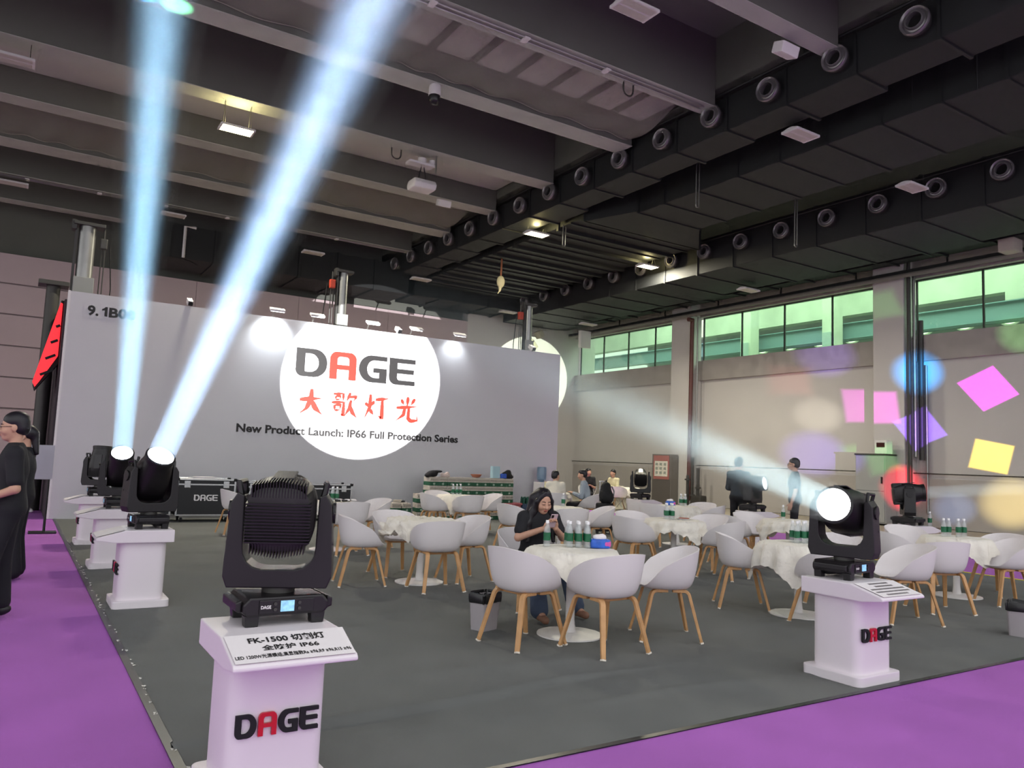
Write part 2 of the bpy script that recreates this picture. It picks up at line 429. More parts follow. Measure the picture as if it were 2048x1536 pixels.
tag(slab(13.02, 13.1, 3.4, BW, 0, .006).obj('tape_strip', mat('yellow_tape', '#d8c83a', .5)), 'yellow tape strip along the right edge of the grey carpet', 'tape')
# crumpled clear tape and lint along the left carpet edge
mb = MB()
for k in range(110):
    y = 3.36 + 14.4 * RNG.random(); w = .006 + .016 * RNG.random(); l = .015 + .05 * RNG.random(); x = .79 + .03 * RNG.random()
    a = RNG.random() * .8; z = .004 + .008 * RNG.random()
    mb.add([(x, y, .002), (x + w, y + .2 * l, z), (x + w * 1.1, y + l, .003), (x - .2 * w, y + l * .9, z)], [(0, 1, 2, 3)])
tag(mb.obj('tape_scraps', mat('clear_tape', '#cfcfcb', .3)), 'torn scraps of clear tape along the left carpet edge', 'tape', kind='stuff')
tag(slab(.765, .815, 3.36, BW, -.003, .0035).obj('edge_tape', mat('black_tape', '#1b1b1d', .35)), 'black tape strip along the left edge of the grey carpet', 'tape')
tag(slab(.82, 13.0, 3.335, 3.375, -.003, .003).obj('edge_tape', mat('black_tape', '#1b1b1d', .35)), 'black tape strip along the front edge of the grey carpet', 'tape')

# ------------------------------------------------------------------ hall walls
XR = 23.5
struct(slab(XR, XR + .4, -14, 31, 0, 5.05), 'wall_right', M_plaster, label='long grey plastered hall wall under the windows')
struct(slab(XR - .09, XR, -14, 31, 0, 1.45), 'trim_1', mat('dado', '#b1aca8', .85, noise=.05, nscale=.7), label='low projecting plinth along the foot of the window wall')
struct(slab(XR - .16, XR + .4, -14, 31, 5.05, 5.85), 'trim_2', M_ledge, label='raw concrete ledge below the high windows')
struct(slab(XR - .1, XR + .4, -14, 31, 7.68, 10.78), 'trim_3', M_ledge, label='concrete lintel above the high windows')
for i, (a, b) in enumerate(((13.6, 14.62), (22.62, 23.72), (4.6, 5.6))):
    struct(slab(XR - .62, XR, a, b, 0, 10.5), 'pillar', M_plaster, bevel=.02, label=['concrete pillar with pipes beside the coloured light patches', 'concrete pillar with a red pipe between the high windows', 'concrete pillar nearest the camera on the window wall'][i])
    mb = MB()
    for z in (2.0, 3.3, 4.6, 5.9, 7.1): mb.b2(XR - .625, XR - .60, a + .01, b - .01, z, z + .012)
M_pane = thin_mat('window_glass', '#cfe3d2', .10, .02, .06, (.80, .97, .82, 1))
M_mull = mat('mullion', '#2e3331', .5)
wn = 0
for (a, b, n) in ((23.72, 30.9, 4), (14.62, 22.62, 4), (5.6, 13.6, 4)):
    wn += 1
    w = thing('window_%d' % wn, ['high strip window nearest the far corner', 'high strip window between the two pillars', 'high strip window nearest the camera on the window wall'][wn - 1], 'window', (XR + .15, a, 5.85)); w['kind'] = 'structure'
    L = b - a
    for k in range(n):
        MB().b2(-.006, .006, k * L / n + .02, (k + 1) * L / n - .02, .03, 1.80).obj('pane', M_pane, w)
    for k in range(n + 1):
        MB().b2(-.03, .03, k * L / n - .025, k * L / n + .025, 0, 1.83).obj('mullion', M_mull, w)
    MB().b2(-.04, .04, 0, L, 0, .035).obj('sill_rail', M_mull, w)
    MB().b2(-.04, .04, 0, L, 1.795, 1.83).obj('head_rail', M_mull, w)
# back of the hall
M_pink = mat('far_panel', '#c6b3b8', .8, noise=.04, nscale=.6)
bk = struct(slab(-30, 17.1, 31.05, 31.5, 0, 7.8), 'wall_back', mat('far_groove', '#83777b', .9), label='panelled hall wall far behind the booth wall')
for r, (z0, z1) in enumerate(((0, 2.55), (2.6, 3.6), (3.64, 4.66), (4.7, 5.72), (5.76, 6.76), (6.8, 7.8))):
    for k in range(12):
        x0 = -30 + 47.1 * k / 12
        MB().b2(x0 + .006, x0 + 47.1 / 12 - .006, 31.0, 31.06, z0, z1 - .01).obj('panel', M_pink, bk)
struct(slab(17.1, 24.6, 31.0, 31.5, 0, 10.6), 'wall_corner', M_plaster, label='grey hall wall in the far corner with a round light patch')
struct(slab(-30, 17.1, 31.5, 31.6, 7.5, 10.6), 'wall_upper', M_girder, label='dark upper wall strip above the panelled hall wall')

# ------------------------------------------------------------------ outside the windows
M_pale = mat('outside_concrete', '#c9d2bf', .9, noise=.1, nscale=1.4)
struct(slab(24.6, 60, -14, 40, 4.2, 4.4), 'ground_outside', mat('outside_ground', '#8c9488', .9, noise=.2, nscale=.5), label='grey deck outside beyond the high windows')
struct(MB().b2(30.5, 31.0, -14, 14.2, 7.75, 10.5).b2(30.5, 31.0, 14.2, 40, 8.45, 10.5), 'fascia', M_pale, label='pale concrete canopy wall seen through the high windows')
M_teal = mat('teal_steel', '#6f8f93', .6)
for i, (x, z) in enumerate(((29.9, 7.3), (34.5, 8.1))):
    o = thing('steel_girder', ['teal steel girder outside, upper one seen through the windows', 'teal steel girder outside, lower one further off'][i], 'girder', (x, 8, z), group='steel girders outside the windows')
    MB().b2(-.02, .02, 0, 30, 0, .62).obj('web', M_teal, o)
    MB().b2(-.17, .17, 0, 30, .62, .66).obj('flange', M_teal, o); MB().b2(-.17, .17, 0, 30, -.04, 0).obj('flange', M_teal, o)
for i, (x, y) in enumerate(((29.2, 12.0), (29.3, 20.6), (29.3, 29.2), (29.2, 25.0))):
    o = thing('outside_column', ['pale concrete column with a grey box outside the window nearest the camera', 'concrete column with a pale box outside the middle window', 'concrete column outside the far end of the far window', 'concrete column outside the near end of the far window'][i], 'column', (x, y, 4.4), group='concrete columns outside')
    MB().b2(-.3, .3, -.3, .3, 0, 6).obj('shaft', M_pale, o, .02)
    MB().b2(-.42, -.3, -.2, .2, 2.2, 3.1).obj('meter_box', mat('pale_box', '#a9bdb6', .5), o, .01)
M_skyglow = mat('sky_opening_glow', '#f6f7ea', .5, emit=1.3)  # glow of added discs that stand in for openings to bright sky
for k in range(9):
    y = 15.5 + 2.0 * k
    o = thing('sky_opening_disc', ['first', 'second', 'third', 'fourth', 'fifth', 'sixth', 'seventh', 'eighth', 'ninth'][k] + ' round glowing disc standing in for a sky opening outside the windows, counted from the near pillar', 'lamp', (38, y, 9.15), group='glowing discs for sky openings outside')
    m = Matrix.Rotation(PI / 2, 3, 'Y')
    MB().lathe([(.62, 0), (.62, .06), (.5, .1)], 20, m=m).obj('rim', M_pale, o)
    MB().lathe([(.52, -.08), (.52, -.02)], 20, m=m).obj('diffuser', M_skyglow, o)
struct(slab(40, 40.4, -14, 44, 4.4, 13), 'wall_outside', mat('far_outside', '#59635b', .9, noise=.3, nscale=.6), label='dark grey-green far wall outside beyond the glowing sky-opening discs')

# ------------------------------------------------------------------ roof: slab, girders, netting
struct(slab(-14, 24.6, 3, 33, 10.78, 11.0), 'ceiling', M_slab, label='dim concrete roof slab above the girders')
struct(slab(12.06, 12.5, 3, 31, 9.62, 10.77), 'edge_girder', M_girder, label='dark edge girder above the front row of nozzles')
GIRD = [(5.35, 6.1), (8.35, 8.68), (11.32, 11.72), (14.0, 14.52), (17.27, 17.8), (20.35, 20.85), (23.35, 24.05), (26.5, 26.85), (29.35, 29.85)]
GL = ['nearest the camera', 'above the nearest ducts, second from the camera', 'with cable rails, in front of the big net', 'wide one behind the big net with a dome camera', 'carrying the lit lamp and the projector bracket', 'in front of the small far net', 'wide one behind the small far net', 'thin one with a cable rail above the far lamps', 'furthest, above the panelled back wall']
for i, (a, b) in enumerate(GIRD):
    g = thing('ceiling_beam', 'dark concrete ceiling girder ' + GL[i], 'beam', (0, a, 9.22), group='ceiling girders'); g['kind'] = 'structure'
    x1 = 12.05
    MB().b2(-14, x1, 0, b - a, .012, 1.55).obj('web', M_girder, g)
    MB().b2(-14, x1, -.02, b - a + .02, 0, .014).obj('soffit', M_flange, g)
    if i in (2, 7):
        for d in (.08, .2): MB().tube([(-14, d, -.03), (11.8, d, -.03)], .018, 6).obj('cable_rail', M_steel, g)
        for x in np.arange(-8, 11, 1.9): MB().b2(x, x + .12, .05, .24, -.05, -.02).obj('rail_clip', M_white, g)
struct(slab(-14, 12.0, 17.82, 20.33, 9.87, 9.95), 'ceiling_panel', mat('bay_slab', '#c0c0bd', .85, noise=.06, nscale=.8), label='paler low ceiling slab between the lamp girder and the next one')
# pale roof boards in the bay of the big net
rb = thing('roof_deck', 'pale roof boards showing above the big net', 'roof', (0, 11.74, 9.72)); rb['kind'] = 'structure'
M_board = mat('roof_board', '#dcdbd4', .8, noise=.12, nscale=2)
for k in range(9):
    x = 3.6 + .95 * k
    for q in range(3):
        MB().b2(x + .27 * q, x + .27 * q + .262, 0, 1.9, 0, .05).obj('board', M_board, rb)
    MB().b2(x + .81, x + .93, 0, 1.9, -.08, .05).obj('purlin', M_steel_d, rb)
def netting(label, y0, y1, zt, zb, amp, x0, x1):
    nx, ny = 170, 22; vs = []; fs = []
    for j in range(ny):
        v = j / (ny - 1)
        for i in range(nx):
            x = x0 + (x1 - x0) * i / (nx - 1)
            sag = amp * (math.sin(x * 1.7) * .5 + math.sin(x * 3.3 + 1) * .3 + math.sin(x * .8 + 2) * .4)
            z = zt + (zb - zt) * (v ** .8) - (.14 + sag * .3) * math.sin(PI * v) + .035 * math.sin(x * 6 + v * 5 + 2 * math.sin(x)) * v
            y = y0 + (y1 - y0) * v + .1 * math.sin(x * 2.2 + 4 * v) * math.sin(PI * v)
            vs.append((x, y, z))
    for j in range(ny - 1):
        for i in range(nx - 1):
            k = j * nx + i; fs.append((k, k + 1, k + nx + 1, k + nx))
    me = MB().add(vs, fs).mesh('safety_net', smooth='all')
    t = thing('safety_net', label, 'net')
    mobj('mesh_sheet', me, MATS['netting'], t)
    hem = [vs[(ny - 1) * nx + i] for i in range(nx)]
    MB().tube(hem, .014, 5).obj('hem_rope', mat('net_hem', '#98968b', .8), t)
    for k in range(6, nx - 6, 16):
        MB().tube([vs[j * nx + k + j // 5] for j in range(ny)], .010, 5).obj('seam_rope', MATS['net_hem'], t)
net_mat('netting', '#b7b5aa', 9, .42)
netting('large grey safety net sagging under the pale roof boards', 12.25, 13.98, 9.66, 9.36, .3, -12, 11.9)
netting('small grey safety net sagging in the far ceiling bay', 20.9, 23.33, 10.1, 9.36, .3, -12, 11.9)
# lifting loops under the girders
for i, (x, y, z) in enumerate(((2.0, 17.72, 9.25), (7.5, 17.72, 9.25), (1.45, 23.98, 9.25), (9.3, 23.98, 9.25), (1.0, 29.78, 9.25), (9.9, 11.65, 9.25), (7.6, 23.98, 9.25))):
    pts = [(x - .13, y, z)] + [(x - .13 * math.cos(PI * k / 8), y, z - .16 - .13 * math.sin(PI * k / 8)) for k in range(9)] + [(x + .13, y, z)]
    tag(MB().tube(pts, .018, 6).obj('lifting_loop', M_steel_d), ['steel lifting loop under the lamp girder, left of the first beam of light', 'steel lifting loop beside the projector bracket', 'steel lifting loop under the far wide girder at the left', 'steel lifting loop under the far wide girder near the duct', 'steel lifting loop under the furthest girder', 'steel lifting loop under the cable rail girder', 'steel lifting loop under the far wide girder in the middle'][i], 'loop', 'lifting loops under the girders')

# ------------------------------------------------------------------ ducts with jet nozzles
nozR = .235
mN = Matrix.Rotation(-PI / 2, 3, 'Y')
ring_me = MB().lathe([(.21, .0), (.245, .08), (.25, .13), (.235, .16), (.21, .15), (.185, .11), (.16, .12), (.145, .17), (.13, .17), (.125, -.02)], 26, m=mN, cap=False).mesh('nozzle', smooth=True)
collar_me = MB().lathe([(.21, -.1), (.21, .08), (.25, .09), (.25, .05)], 22, m=mN, cap=False).mesh('collar', smooth=True)
bore_me = MB().lathe([(.127, .03), (.127, .05)], 18, m=mN).mesh('bore')
M_noz = mat('nozzle_grey', '#8b888b', .35, metal=.6)
M_bore = mat('bore_black', '#0b0b0c', .9)
def nozzle(t, x, y, z):
    o = mobj('nozzle', ring_me, M_noz, t, (x, y, z)); o.rotation_euler = (0, .0, .12)
    mobj('collar', collar_me, M_steel_d, o); mobj('bore', bore_me, M_bore, o)
    MB().tube([(x + .12, y - .16, z + .15), (x + .12, y - .16, z + .62)], .012, 5).obj('hanger_wire', M_steel_d, t)
def duct(label, name='air_duct'):
    return thing(name, label, 'duct', group='black air ducts')
def sections(t, x0, x1, z0, z1, ys, jig=0.0, step=None):
    for k in range(len(ys) - 1):
        a, b = ys[k], ys[k + 1]; xx = x1 + (step[k % len(step)] if step else 0)
        MB().b2(x0, xx, a + .012, b - .012, z0, z1).obj('duct_section', M_duct, t, .012, 1)
        MB().b2(x0 - .03, xx + .03, b - .03, b + .03, z0 - .03, z1 + .03).obj('flange', M_ductseam, t)
t = duct('black square duct carrying the front row of jet nozzles under the girders')
ys1 = [4.0 + 1.51 * k - .42 for k in range(17)]
sections(t, 12.22, 13.05, 8.67, 9.44, ys1, step=(0, .15, 0, .2, .0, .1))
MB().tube([(12.1, 3, 9.46), (12.1, 28.6, 9.46)], .03, 6).obj('hanger_rail', M_ductseam, t)
for k in range(16): nozzle(t, 12.14, 5.41 + 1.507 * k, 9.05)
for k in range(15): MB().b2(12.06, 12.16, 6.1 + 1.507 * k, 6.22 + 1.507 * k, 9.46, 9.58).obj('clip', M_steel_d, t)
t = duct('wide black trunk duct between the two rows of nozzles')
sections(t, 14.0, 16.35, 8.45, 9.55, [2.5, 3.8, 5.1, 6.4, 7.55, 8.75, 10.0, 11.2, 12.4, 13.7, 14.9, 15.9])
for k in range(11): MB().tube([(14.0, 3.3 + 1.2 * k, 8.44), (14.0, 3.3 + 1.2 * k, 9.6)], .02, 5).obj('hanger_rod', M_ductseam, t)
t = duct('broad flat ribbed black duct below the roof in the far middle')
MB().prism([(14.0, 15.9), (16.35, 15.9), (18.1, 17.6), (13.4, 17.6)], 'z', 8.5, 9.4).obj('taper', M_duct, t)
for k in range(9):
    a = 17.6 + 1.25 * k
    MB().b2(13.4, 18.1, a, a + 1.23, 8.6, 9.35).obj('duct_section', M_duct, t)
    MB().b2(13.36, 18.14, a - .05, a + .05, 8.5, 9.4).obj('flange', M_ductseam, t)
    MB().b2(13.36, 18.14, a + .58, a + .63, 8.56, 8.62).obj('stiffener', M_ductseam, t)
t = duct('black duct carrying the second row of jet nozzles near the window wall')
sections(t, 18.55, 21.4, 7.85, 9.0, [3.0 + 1.51 * k for k in range(19)], step=(0, .0, .2))
MB().tube([(18.42, 3, 8.86), (18.42, 30, 8.86)], .03, 6).obj('hanger_rail', M_ductseam, t)
for k in range(16): nozzle(t, 18.44, 5.53 + 1.512 * k, 8.5)
t = duct('black cross duct high in front of the panelled back wall')
for k in range(6):
    a = 3.9 + 1.5 * k
    MB().b2(a, a + 1.47, 28.4, 30.6, 8.0, 9.15).obj('duct_section', M_duct, t)
    MB().b2(a - .04, a + .03, 28.35, 30.65, 7.95, 9.2).obj('flange', M_ductseam, t)
MB().lathe([(1.1, 0), (1.1, 1.2)], 20, c=(3.9, 29.5, 7.98)).obj('bend', M_duct, t)
MB().tube([(4.35, 28.3, 8.0), (4.35, 28.3, 9.1), (4.7, 28.3, 9.1)], .05, 4).obj('bracket', M_white, t)
t = duct('flat black duct boxes in the far corner above the second nozzle row')
for k in range(5):
    MB().b2(13.4, 18.3, 28.95, 30.9, 8.15, 9.2).obj('duct_section', M_duct, t) if k == 0 else MB().b2(13.4 + 1.2 * k - .04, 13.4 + 1.2 * k + .04, 28.85, 30.95, 8.1, 9.2).obj('flange', M_ductseam, t)
# cable trays and pipes along the window wall
for i, (x, z, w) in enumerate(((22.0, 7.98, .5), (22.75, 7.72, .3))):
    o = thing('cable_tray', ['wide black cable tray under the ceiling by the windows', 'narrow black cable tray just above the windows'][i], 'cable tray', (x, 3, z), group='cable trays')
    MB().b2(0, w, 0, 27.8, 0, .02).obj('tray_bed', M_ductseam, o)
    for s in (0, w): MB().b2(s - .012, s + .012, 0, 27.8, 0, .12).obj('tray_side', M_ductseam, o)
    for k in range(18): MB().b2(-.06, w + .06, 1.5 * k, 1.5 * k + .06, -.05, 0).obj('bracket', M_ductseam, o)
    for k in range(9): MB().b2(w - .02, w + .02, 3 * k + .3, 3 * k + .34, 0, 1.2).obj('hanger_rod', M_ductseam, o)
tag(MB().tube([(22.55, 3, 7.62), (22.55, 30.5, 7.62)], .07, 10).obj('ceiling_pipe', mat('pipe_grey', '#77756f', .5)), 'grey water pipe running along above the windows', 'pipe')
# ------------------------------------------------------------------ booth wall with its lettering
bw = struct(slab(.7, 12.93, BW, BW + .12, 0, 4.56), 'wall_booth', M_wallpanel, label='tall white booth wall with the big logo and round spotlight')
LM = [M_inkblack, M_inkred, M_inkblack, M_inkblack]
logo(bw, 5.36, BW - .006, 3.27, .66, .004, LM, sx=.985, gap=.105)
for i, k in enumerate(('da', 'ge', 'deng', 'guang')):
    face_xz(mobj('character', brush(BRUSH[k], .60, .003), M_inkred, bw, (5.47 + .82 * i, BW - .005, 2.36)))
face_xz(mobj('slogan', text_mesh('New Product Launch: IP66 Full Protection Series', .25, .002, .0075, 5.6), M_inkblack, bw, (4.13, BW - .004, 1.905)))
for txt, x, w in (('9.', 1.03, .2), ('B08', 1.42, .50)): face_xz(mobj('booth_number', text_mesh(txt, .27, .002, .009, w), M_inkblack, bw, (x, BW - .008, 4.12)))
face_xz(mobj('booth_number', outline_mesh([[(.05, 0), (.10, 0), (.10, .195), (.06, .195), (.04, .165), (0, .15), (0, .11), (.05, .128)]], .002), M_inkblack, bw, (1.29, BW - .008, 4.12)))
MB().add([(.96, BW - .003, 4.06), (1.96, BW - .003, 4.06), (1.96, BW - .003, 4.36), (.96, BW - .003, 4.36)], [(0, 1, 2, 3)]).obj('number_sticker', M_wallpanel, bw)
MB().b2(.66, .7, BW - .005, BW + .13, 0, 4.57).obj('edge_trim', M_white, bw)
sw = struct(slab(.62, .70, BW + .13, 21.5, 0, 4.4), 'wall_booth_side', mat('side_panel', '#2a2228', .6), label='dark side wall of the booth beside the aisle')
# red lit sign on the side wall
M_redglow = mat('red_led', '#e8202a', .4, emit=.7)
sg = thing('red_sign', 'red lit sign box on the dark side of the booth wall', 'sign', (.62, 18.25, 2.55))
MB().prism([(0, 1.85), (-.05, 1.85), (-.40, .12), (-.36, 0), (0, .55)], 'y', .02, .9).obj('housing', M_blackmat, sg)
MB().prism([(-.02, 1.78), (-.06, 1.80), (-.42, .14), (-.37, .04), (-.30, .16), (-.02, .70)], 'y', -.02, .02).obj('red_face', M_redglow, sg)
for k in range(4):
    z = .35 + .32 * k; x0 = -.33 + .075 * k
    MB().box((x0 * .55 - .01, -.03, z), (abs(x0) * .75, .02, .05), m=Matrix.Rotation(-.5, 3, 'Y')).obj('letter_bar', M_blackmat, sg)
# grey notice on a stand at the booth corner
st = thing('notice_board', 'grey notice panel on a black stand beside the booth wall edge', 'notice board', (.42, 15.2, 0))
MB().b2(-.17, .17, -.012, .012, .88, 1.45).obj('panel', mat('notice_grey', '#a7a8b0', .4, noise=.06, nscale=6), st)
MB().tube([(.12, .02, 0), (.12, .02, .95)], .02, 8).obj('post', M_black, st); MB().b2(-.1, .3, -.15, .15, 0, .02).obj('foot', M_black, st)

# lifting towers behind the booth wall
def tower(label, x, y, zt, r, hook):
    t = thing('lifting_tower', label, 'tower', (x, y, 0), group='steel lifting towers behind the wall')
    MB().lathe([(r, 0), (r, zt)], 24).obj('mast', M_steel, t, smooth=True)
    MB().b2(-r * 1.7, r * 2.0, -r * 1.2, r * 1.2, zt, zt + .07).obj('top_plate', M_steel_d, t, .01)
    MB().b2(-r * 1.9, -r * 1.3, -r * .9, r * .9, zt - .1, zt + .1).obj('bracket', M_steel_d, t, .01)
    MB().b2(-r * 1.45, -r * 1.15, -.06, .06, 0, zt - .1).obj('guide_rail', M_steel_d, t)
    hx = hook * (r + .16)
    h = MB().b2(hx - .07, hx + .07, -.06, .06, zt - .42, zt - .2).obj('hoist', mat('hoist_red', '#b5402c', .5) if hook < 0 else M_steel_d, t, .02)
    MB().tube([(hx, 0, zt - .2), (hx, 0, zt)], .02, 6).obj('hook', M_steel_d, t)
    for d in (-.03, .03): MB().tube([(hx + d, 0, zt - .42), (hx + d, 0, 3.2)], .012, 5).obj('chain', M_steel_d, t)
    MB().tube([(hx + .12 * (1 if hook > 0 else -1), .02, zt - .3), (hx + .2 * hook, .02, 4.8), (hx + .15 * hook, 0, 3.0)], .012, 5).obj('rope', M_blackmat, t)
    MB().b2(-r * 1.2, r * 1.2, -r * 1.1, r * 1.1, 4.4, 4.95).obj('sleeve', mat('sleeve_grey', '#8f918f', .5), t, .01)
    return t
tower('thick steel lifting tower with a chain at the left end of the wall', .93, 18.45, 6.05, .16, 1)
tower('steel lifting tower with a red hoist behind the round spotlight', 6.6, 18.5, 6.0, .115, -1)
tower('slim steel lifting tower with a red hook at the right end of the wall', 12.2, 18.5, 5.95, .11, -1)
t = thing('lifting_tower', 'short dark tower head beside the red sign', 'tower', (.45, 20.2, 0), group='steel lifting towers behind the wall')
MB().lathe([(.14, 0), (.14, 5.0)], 16).obj('mast', M_steel_d, t, smooth=True); MB().b2(-.3, .3, -.25, .25, 5.0, 5.1).obj('top_plate', M_steel_d, t, .01)

# floodlights and cameras on top of the booth wall
M_lampface = mat('lamp_face', '#fbfcff', .4, emit=6)
def flood(label, x, on):
    t = thing('wall_floodlight', label, 'floodlight', (x, BW + .05, 4.56), group='floodlights along the wall top')
    MB().tube([(0, 0, 0), (0, -.1, .14), (0, -.32, .16)], .015, 6).obj('arm', M_steel, t)
    m = Matrix.Rotation(.5, 3, 'X')
    MB().box((0, -.36, .13), (.34, .14, .05), m=m).obj('housing', M_white, t, .012)
    MB().box((0, -.352, .10), (.30, .11, .008), m=m).obj('lens', M_lampface if on else mat('lamp_face_dim', '#dfe3e8', .3), t)
    if on: light('flood_light_lamp', 'SPOT', (x, BW - .33, 4.60), (x - .02, BW, 4.15), on, (.86, .95, 1), spot_size=1.9, spot_blend=.9, shadow_soft_size=.05)
flood('bright white floodlight at the left end of the wall top', 4.77, 55)
flood('small floodlight on the wall top left of the round spotlight', 5.70, 6)
flood('small floodlight on the wall top above the logo letter G', 7.08, 6)
flood('small floodlight on the wall top at the right rim of the round spotlight', 8.24, 4)
flood('floodlight on a long arm at the right of the round spotlight', 9.48, 14)
def dome(label, x):
    t = thing('wall_camera', label, 'camera', (x, BW + .02, 4.56), group='small cameras on the wall top')
    MB().box((0, -.06, .09), (.11, .24, .11), m=Matrix.Rotation(.45, 3, 'X')).obj('body', M_white, t, .015)
    MB().box((0, -.17, .03), (.09, .03, .09), m=Matrix.Rotation(.45, 3, 'X')).obj('lens_hood', M_black, t)
    MB().tube([(0, 0, 0), (0, 0, .08)], .02, 6).obj('foot', M_white, t)
dome('small white camera on the wall top right of the booth number', 2.95)
dome('small white camera on the wall top above the logo letter E', 7.87)
dome('small white camera on the wall top near its right end', 11.92)

# ------------------------------------------------------------------ hanging lamps and ceiling devices
M_lampwarm = mat('lamp_warm', '#fff3b0', .4, emit=14)
M_diff = mat('lamp_diffuser', '#c4bfb6', .5)
def bay_proto():
    t = thing('high_bay_lamp', 'x', 'lamp')
    MB().prism([(-.19, .05), (-.21, 0), (.21, 0), (.19, .05), (.05, .085), (-.05, .085)], 'x', -.35, .35).obj('housing', M_white, t, .008)
    for s in (-1, 1): MB().b2(-.33, .33, s * .10 - .078, s * .10 + .078, -.006, .004).obj('diffuser', M_diff, t)
    for s in (-1, 1): MB().b2(s * .35 - .02, s * .35 + .02, -.2, .2, -.012, .04).obj('end_cap', M_white, t, .005)
    for s in (-1, 1):
        for q in (-1, 1): MB().tube([(s * .28, q * .12, .06), (s * .28, q * .03, .75)], .006, 4).obj('hanger_wire', M_steel_d, t)
    return t
BP = bay_proto()
BAY = [((3.59, 17.58, 8.6), 1, 'lit yellow lamp hanging under the girder between the two beams of light'), ((-.66, 17.5, 8.85), 0, 'unlit lamp at the upper left edge under a girder'),
       ((-.66, 26.62, 8.97), 0, 'unlit lamp at the left edge under the thin girder'), ((3.69, 26.62, 8.93), 0, 'unlit lamp between the two beams of light, far back'),
       ((8.33, 26.62, 8.51), 0, 'unlit lamp on wires right of the wide beam of light'), ((12.5, 26.5, 8.2), 0, 'unlit lamp below the far end of the front nozzle row'),
       ((12.9, 19.3, 8.4), 1, 'lit yellow lamp below the middle of the front nozzle row'), ((17.8, 19.7, 8.3), 1, 'lit yellow lamp against the second nozzle row'),
       ((13.3, 10.1, 8.5), 0, 'unlit lamp hanging between the front duct and the trunk duct'), ((17.4, 10.1, 8.3), 0, 'unlit lamp beside the second nozzle row at the right'),
       ((7.93, 9.22, 8.9), 0, 'unlit lamp at the top edge between two near girders'), ((17.9, 28.8, 8.0), 0, 'unlit lamp above the far tower hook'),
       ((20.9, 26.9, 7.6), 0, 'unlit lamp near the far corner of the window wall'), ((20.7, 17.8, 7.6), 0, 'unlit lamp below the second duct above the middle window')]
BAY = BAY[1:] + BAY[:1]
for i, (p, on, lab) in enumerate(BAY):
    o = BP if i == 0 else copy_tree(BP)
    o.location = p; o['label'] = lab; o['group'] = 'hanging high bay lamps'
    zt = 9.26 if p[0] < 12 else (8.62 if p[0] < 17.9 else 8.0)
    if p[0] > 13.2 and p[1] < 12: zt = 10.85
    for ch in o.children:
        if ch.name.startswith('hanger_wire'): ch.scale = (1, 1, max(.3, (zt - p[2]) / .75))
    if on:
        for ch in o.children:
            if ch.name.startswith('diffuser'):
                ch.material_slots[0].link = 'OBJECT'; ch.material_slots[0].material = M_lampwarm
        light('bay_lamp_glow', 'AREA', (p[0], p[1], p[2] - .03), (p[0], p[1], 0), 240, (1, .93, .74), shape='RECTANGLE', size=.66, size_y=.36)
        light('bay_lamp_uplight', 'POINT', (p[0], p[1], p[2] + .2), None, 16, (1, .86, .4), shadow_soft_size=.1)
# projector bracket, wifi box, dome camera, hanging sack, boxes
t = thing('projector', 'white projector hanging on a bracket under the lamp girder', 'projector', (8.25, 17.72, 8.30))
MB().prism([(-.22, 0), (.22, 0), (.28, .12), (.2, .24), (-.2, .24), (-.28, .12)], 'x', -.3, .3).obj('body', M_white, t, .03, smooth=True)
MB().b2(-.45, .25, -.2, .1, .62, .68).obj('mount_plate', M_white, t, .01)
for s in (-.25, .05): MB().lathe([(.11, 0), (.11, .14)], 14, c=(s + .2, -.05, .68)).obj('mount_drum', M_white, t, smooth=True)
for s in (-.12, .12): MB().tube([(s, 0, .24), (s * .3, 0, .62)], .012, 5).obj('cable', M_blackmat, t)
MB().tube([(.28, -.2, .45), (.28, -.2, .96)], .025, 6).obj('arm', M_steel, t); MB().tube([(0, 0, .66), (0, 0, .96)], .02, 6).obj('drop_rod', M_steel, t)
t = thing('ceiling_speaker', 'small white speaker under the girder left of the front nozzles', 'speaker', (10.05, 20.0, 8.85)); MB().box((0, 0, .1), (.4, .22, .2), m=Matrix.Rotation(.3, 3, 'X')).obj('body', M_white, t, .02); MB().tube([(-.1, 0, .2), (-.1, 0, .45)], .015, 5).obj('bracket', M_steel, t)
t = thing('ceiling_speaker', 'small white speaker at the top by the near girder and front duct', 'speaker', (11.1, 8.75, 8.95)); MB().box((0, 0, .1), (.45, .24, .2), m=Matrix.Rotation(.3, 3, 'X')).obj('body', M_white, t, .02); MB().tube([(-.1, 0, .2), (-.1, 0, .45)], .015, 5).obj('bracket', M_steel, t)
t = thing('dome_camera', 'white dome camera under the wide girder by the net', 'camera', (6.75, 14.1, 8.78))
MB().lathe([(.13, .2), (.13, .4), (.1, .44)], 20).obj('housing', M_white, t, smooth=True)
MB().lathe([(.02, 0), (.08, .03), (.115, .1), (.12, .2)], 20).obj('dome', M_black2, t, smooth=True)
t = thing('hanging_sack', 'pale cloth sack hanging on an orange rope from the front duct', 'sack', (14.0, 23.1, 7.55))
mobj('sack', sdf_mesh('sack', [ell((0, 0, .22), (.15, .13, .22), k=.05), ell((-.02, 0, -.02), (.05, .05, .12), k=.05), rcone((-.03, 0, -.1), (-.1, 0, -.22), .03, .02)], .02), mat('sackcloth', '#d8cfa6', .9), t)
MB().tube([(0, 0, .42), (.01, 0, 1.05)], .035, 6).obj('rope', mat('orange_rope', '#a6694a', .8), t)
for i, (p, s) in enumerate((((22.25, 10.2, 7.805), (.5, .4, .35)), ((22.9, 10.0, 7.7), (.2, .16, .3)))):
    tag(MB().box(p, s).obj('junction_box', mat('box_cream', '#bdb4aa', .6), None, .015), ['cream metal box under the cable tray at the right edge', 'small white box beside the cable tray at the right edge'][i], 'box')
t = thing('wall_speaker', 'cluster of cream horn speakers high in the far corner', 'speaker', (20.2, 30.6, 7.2))
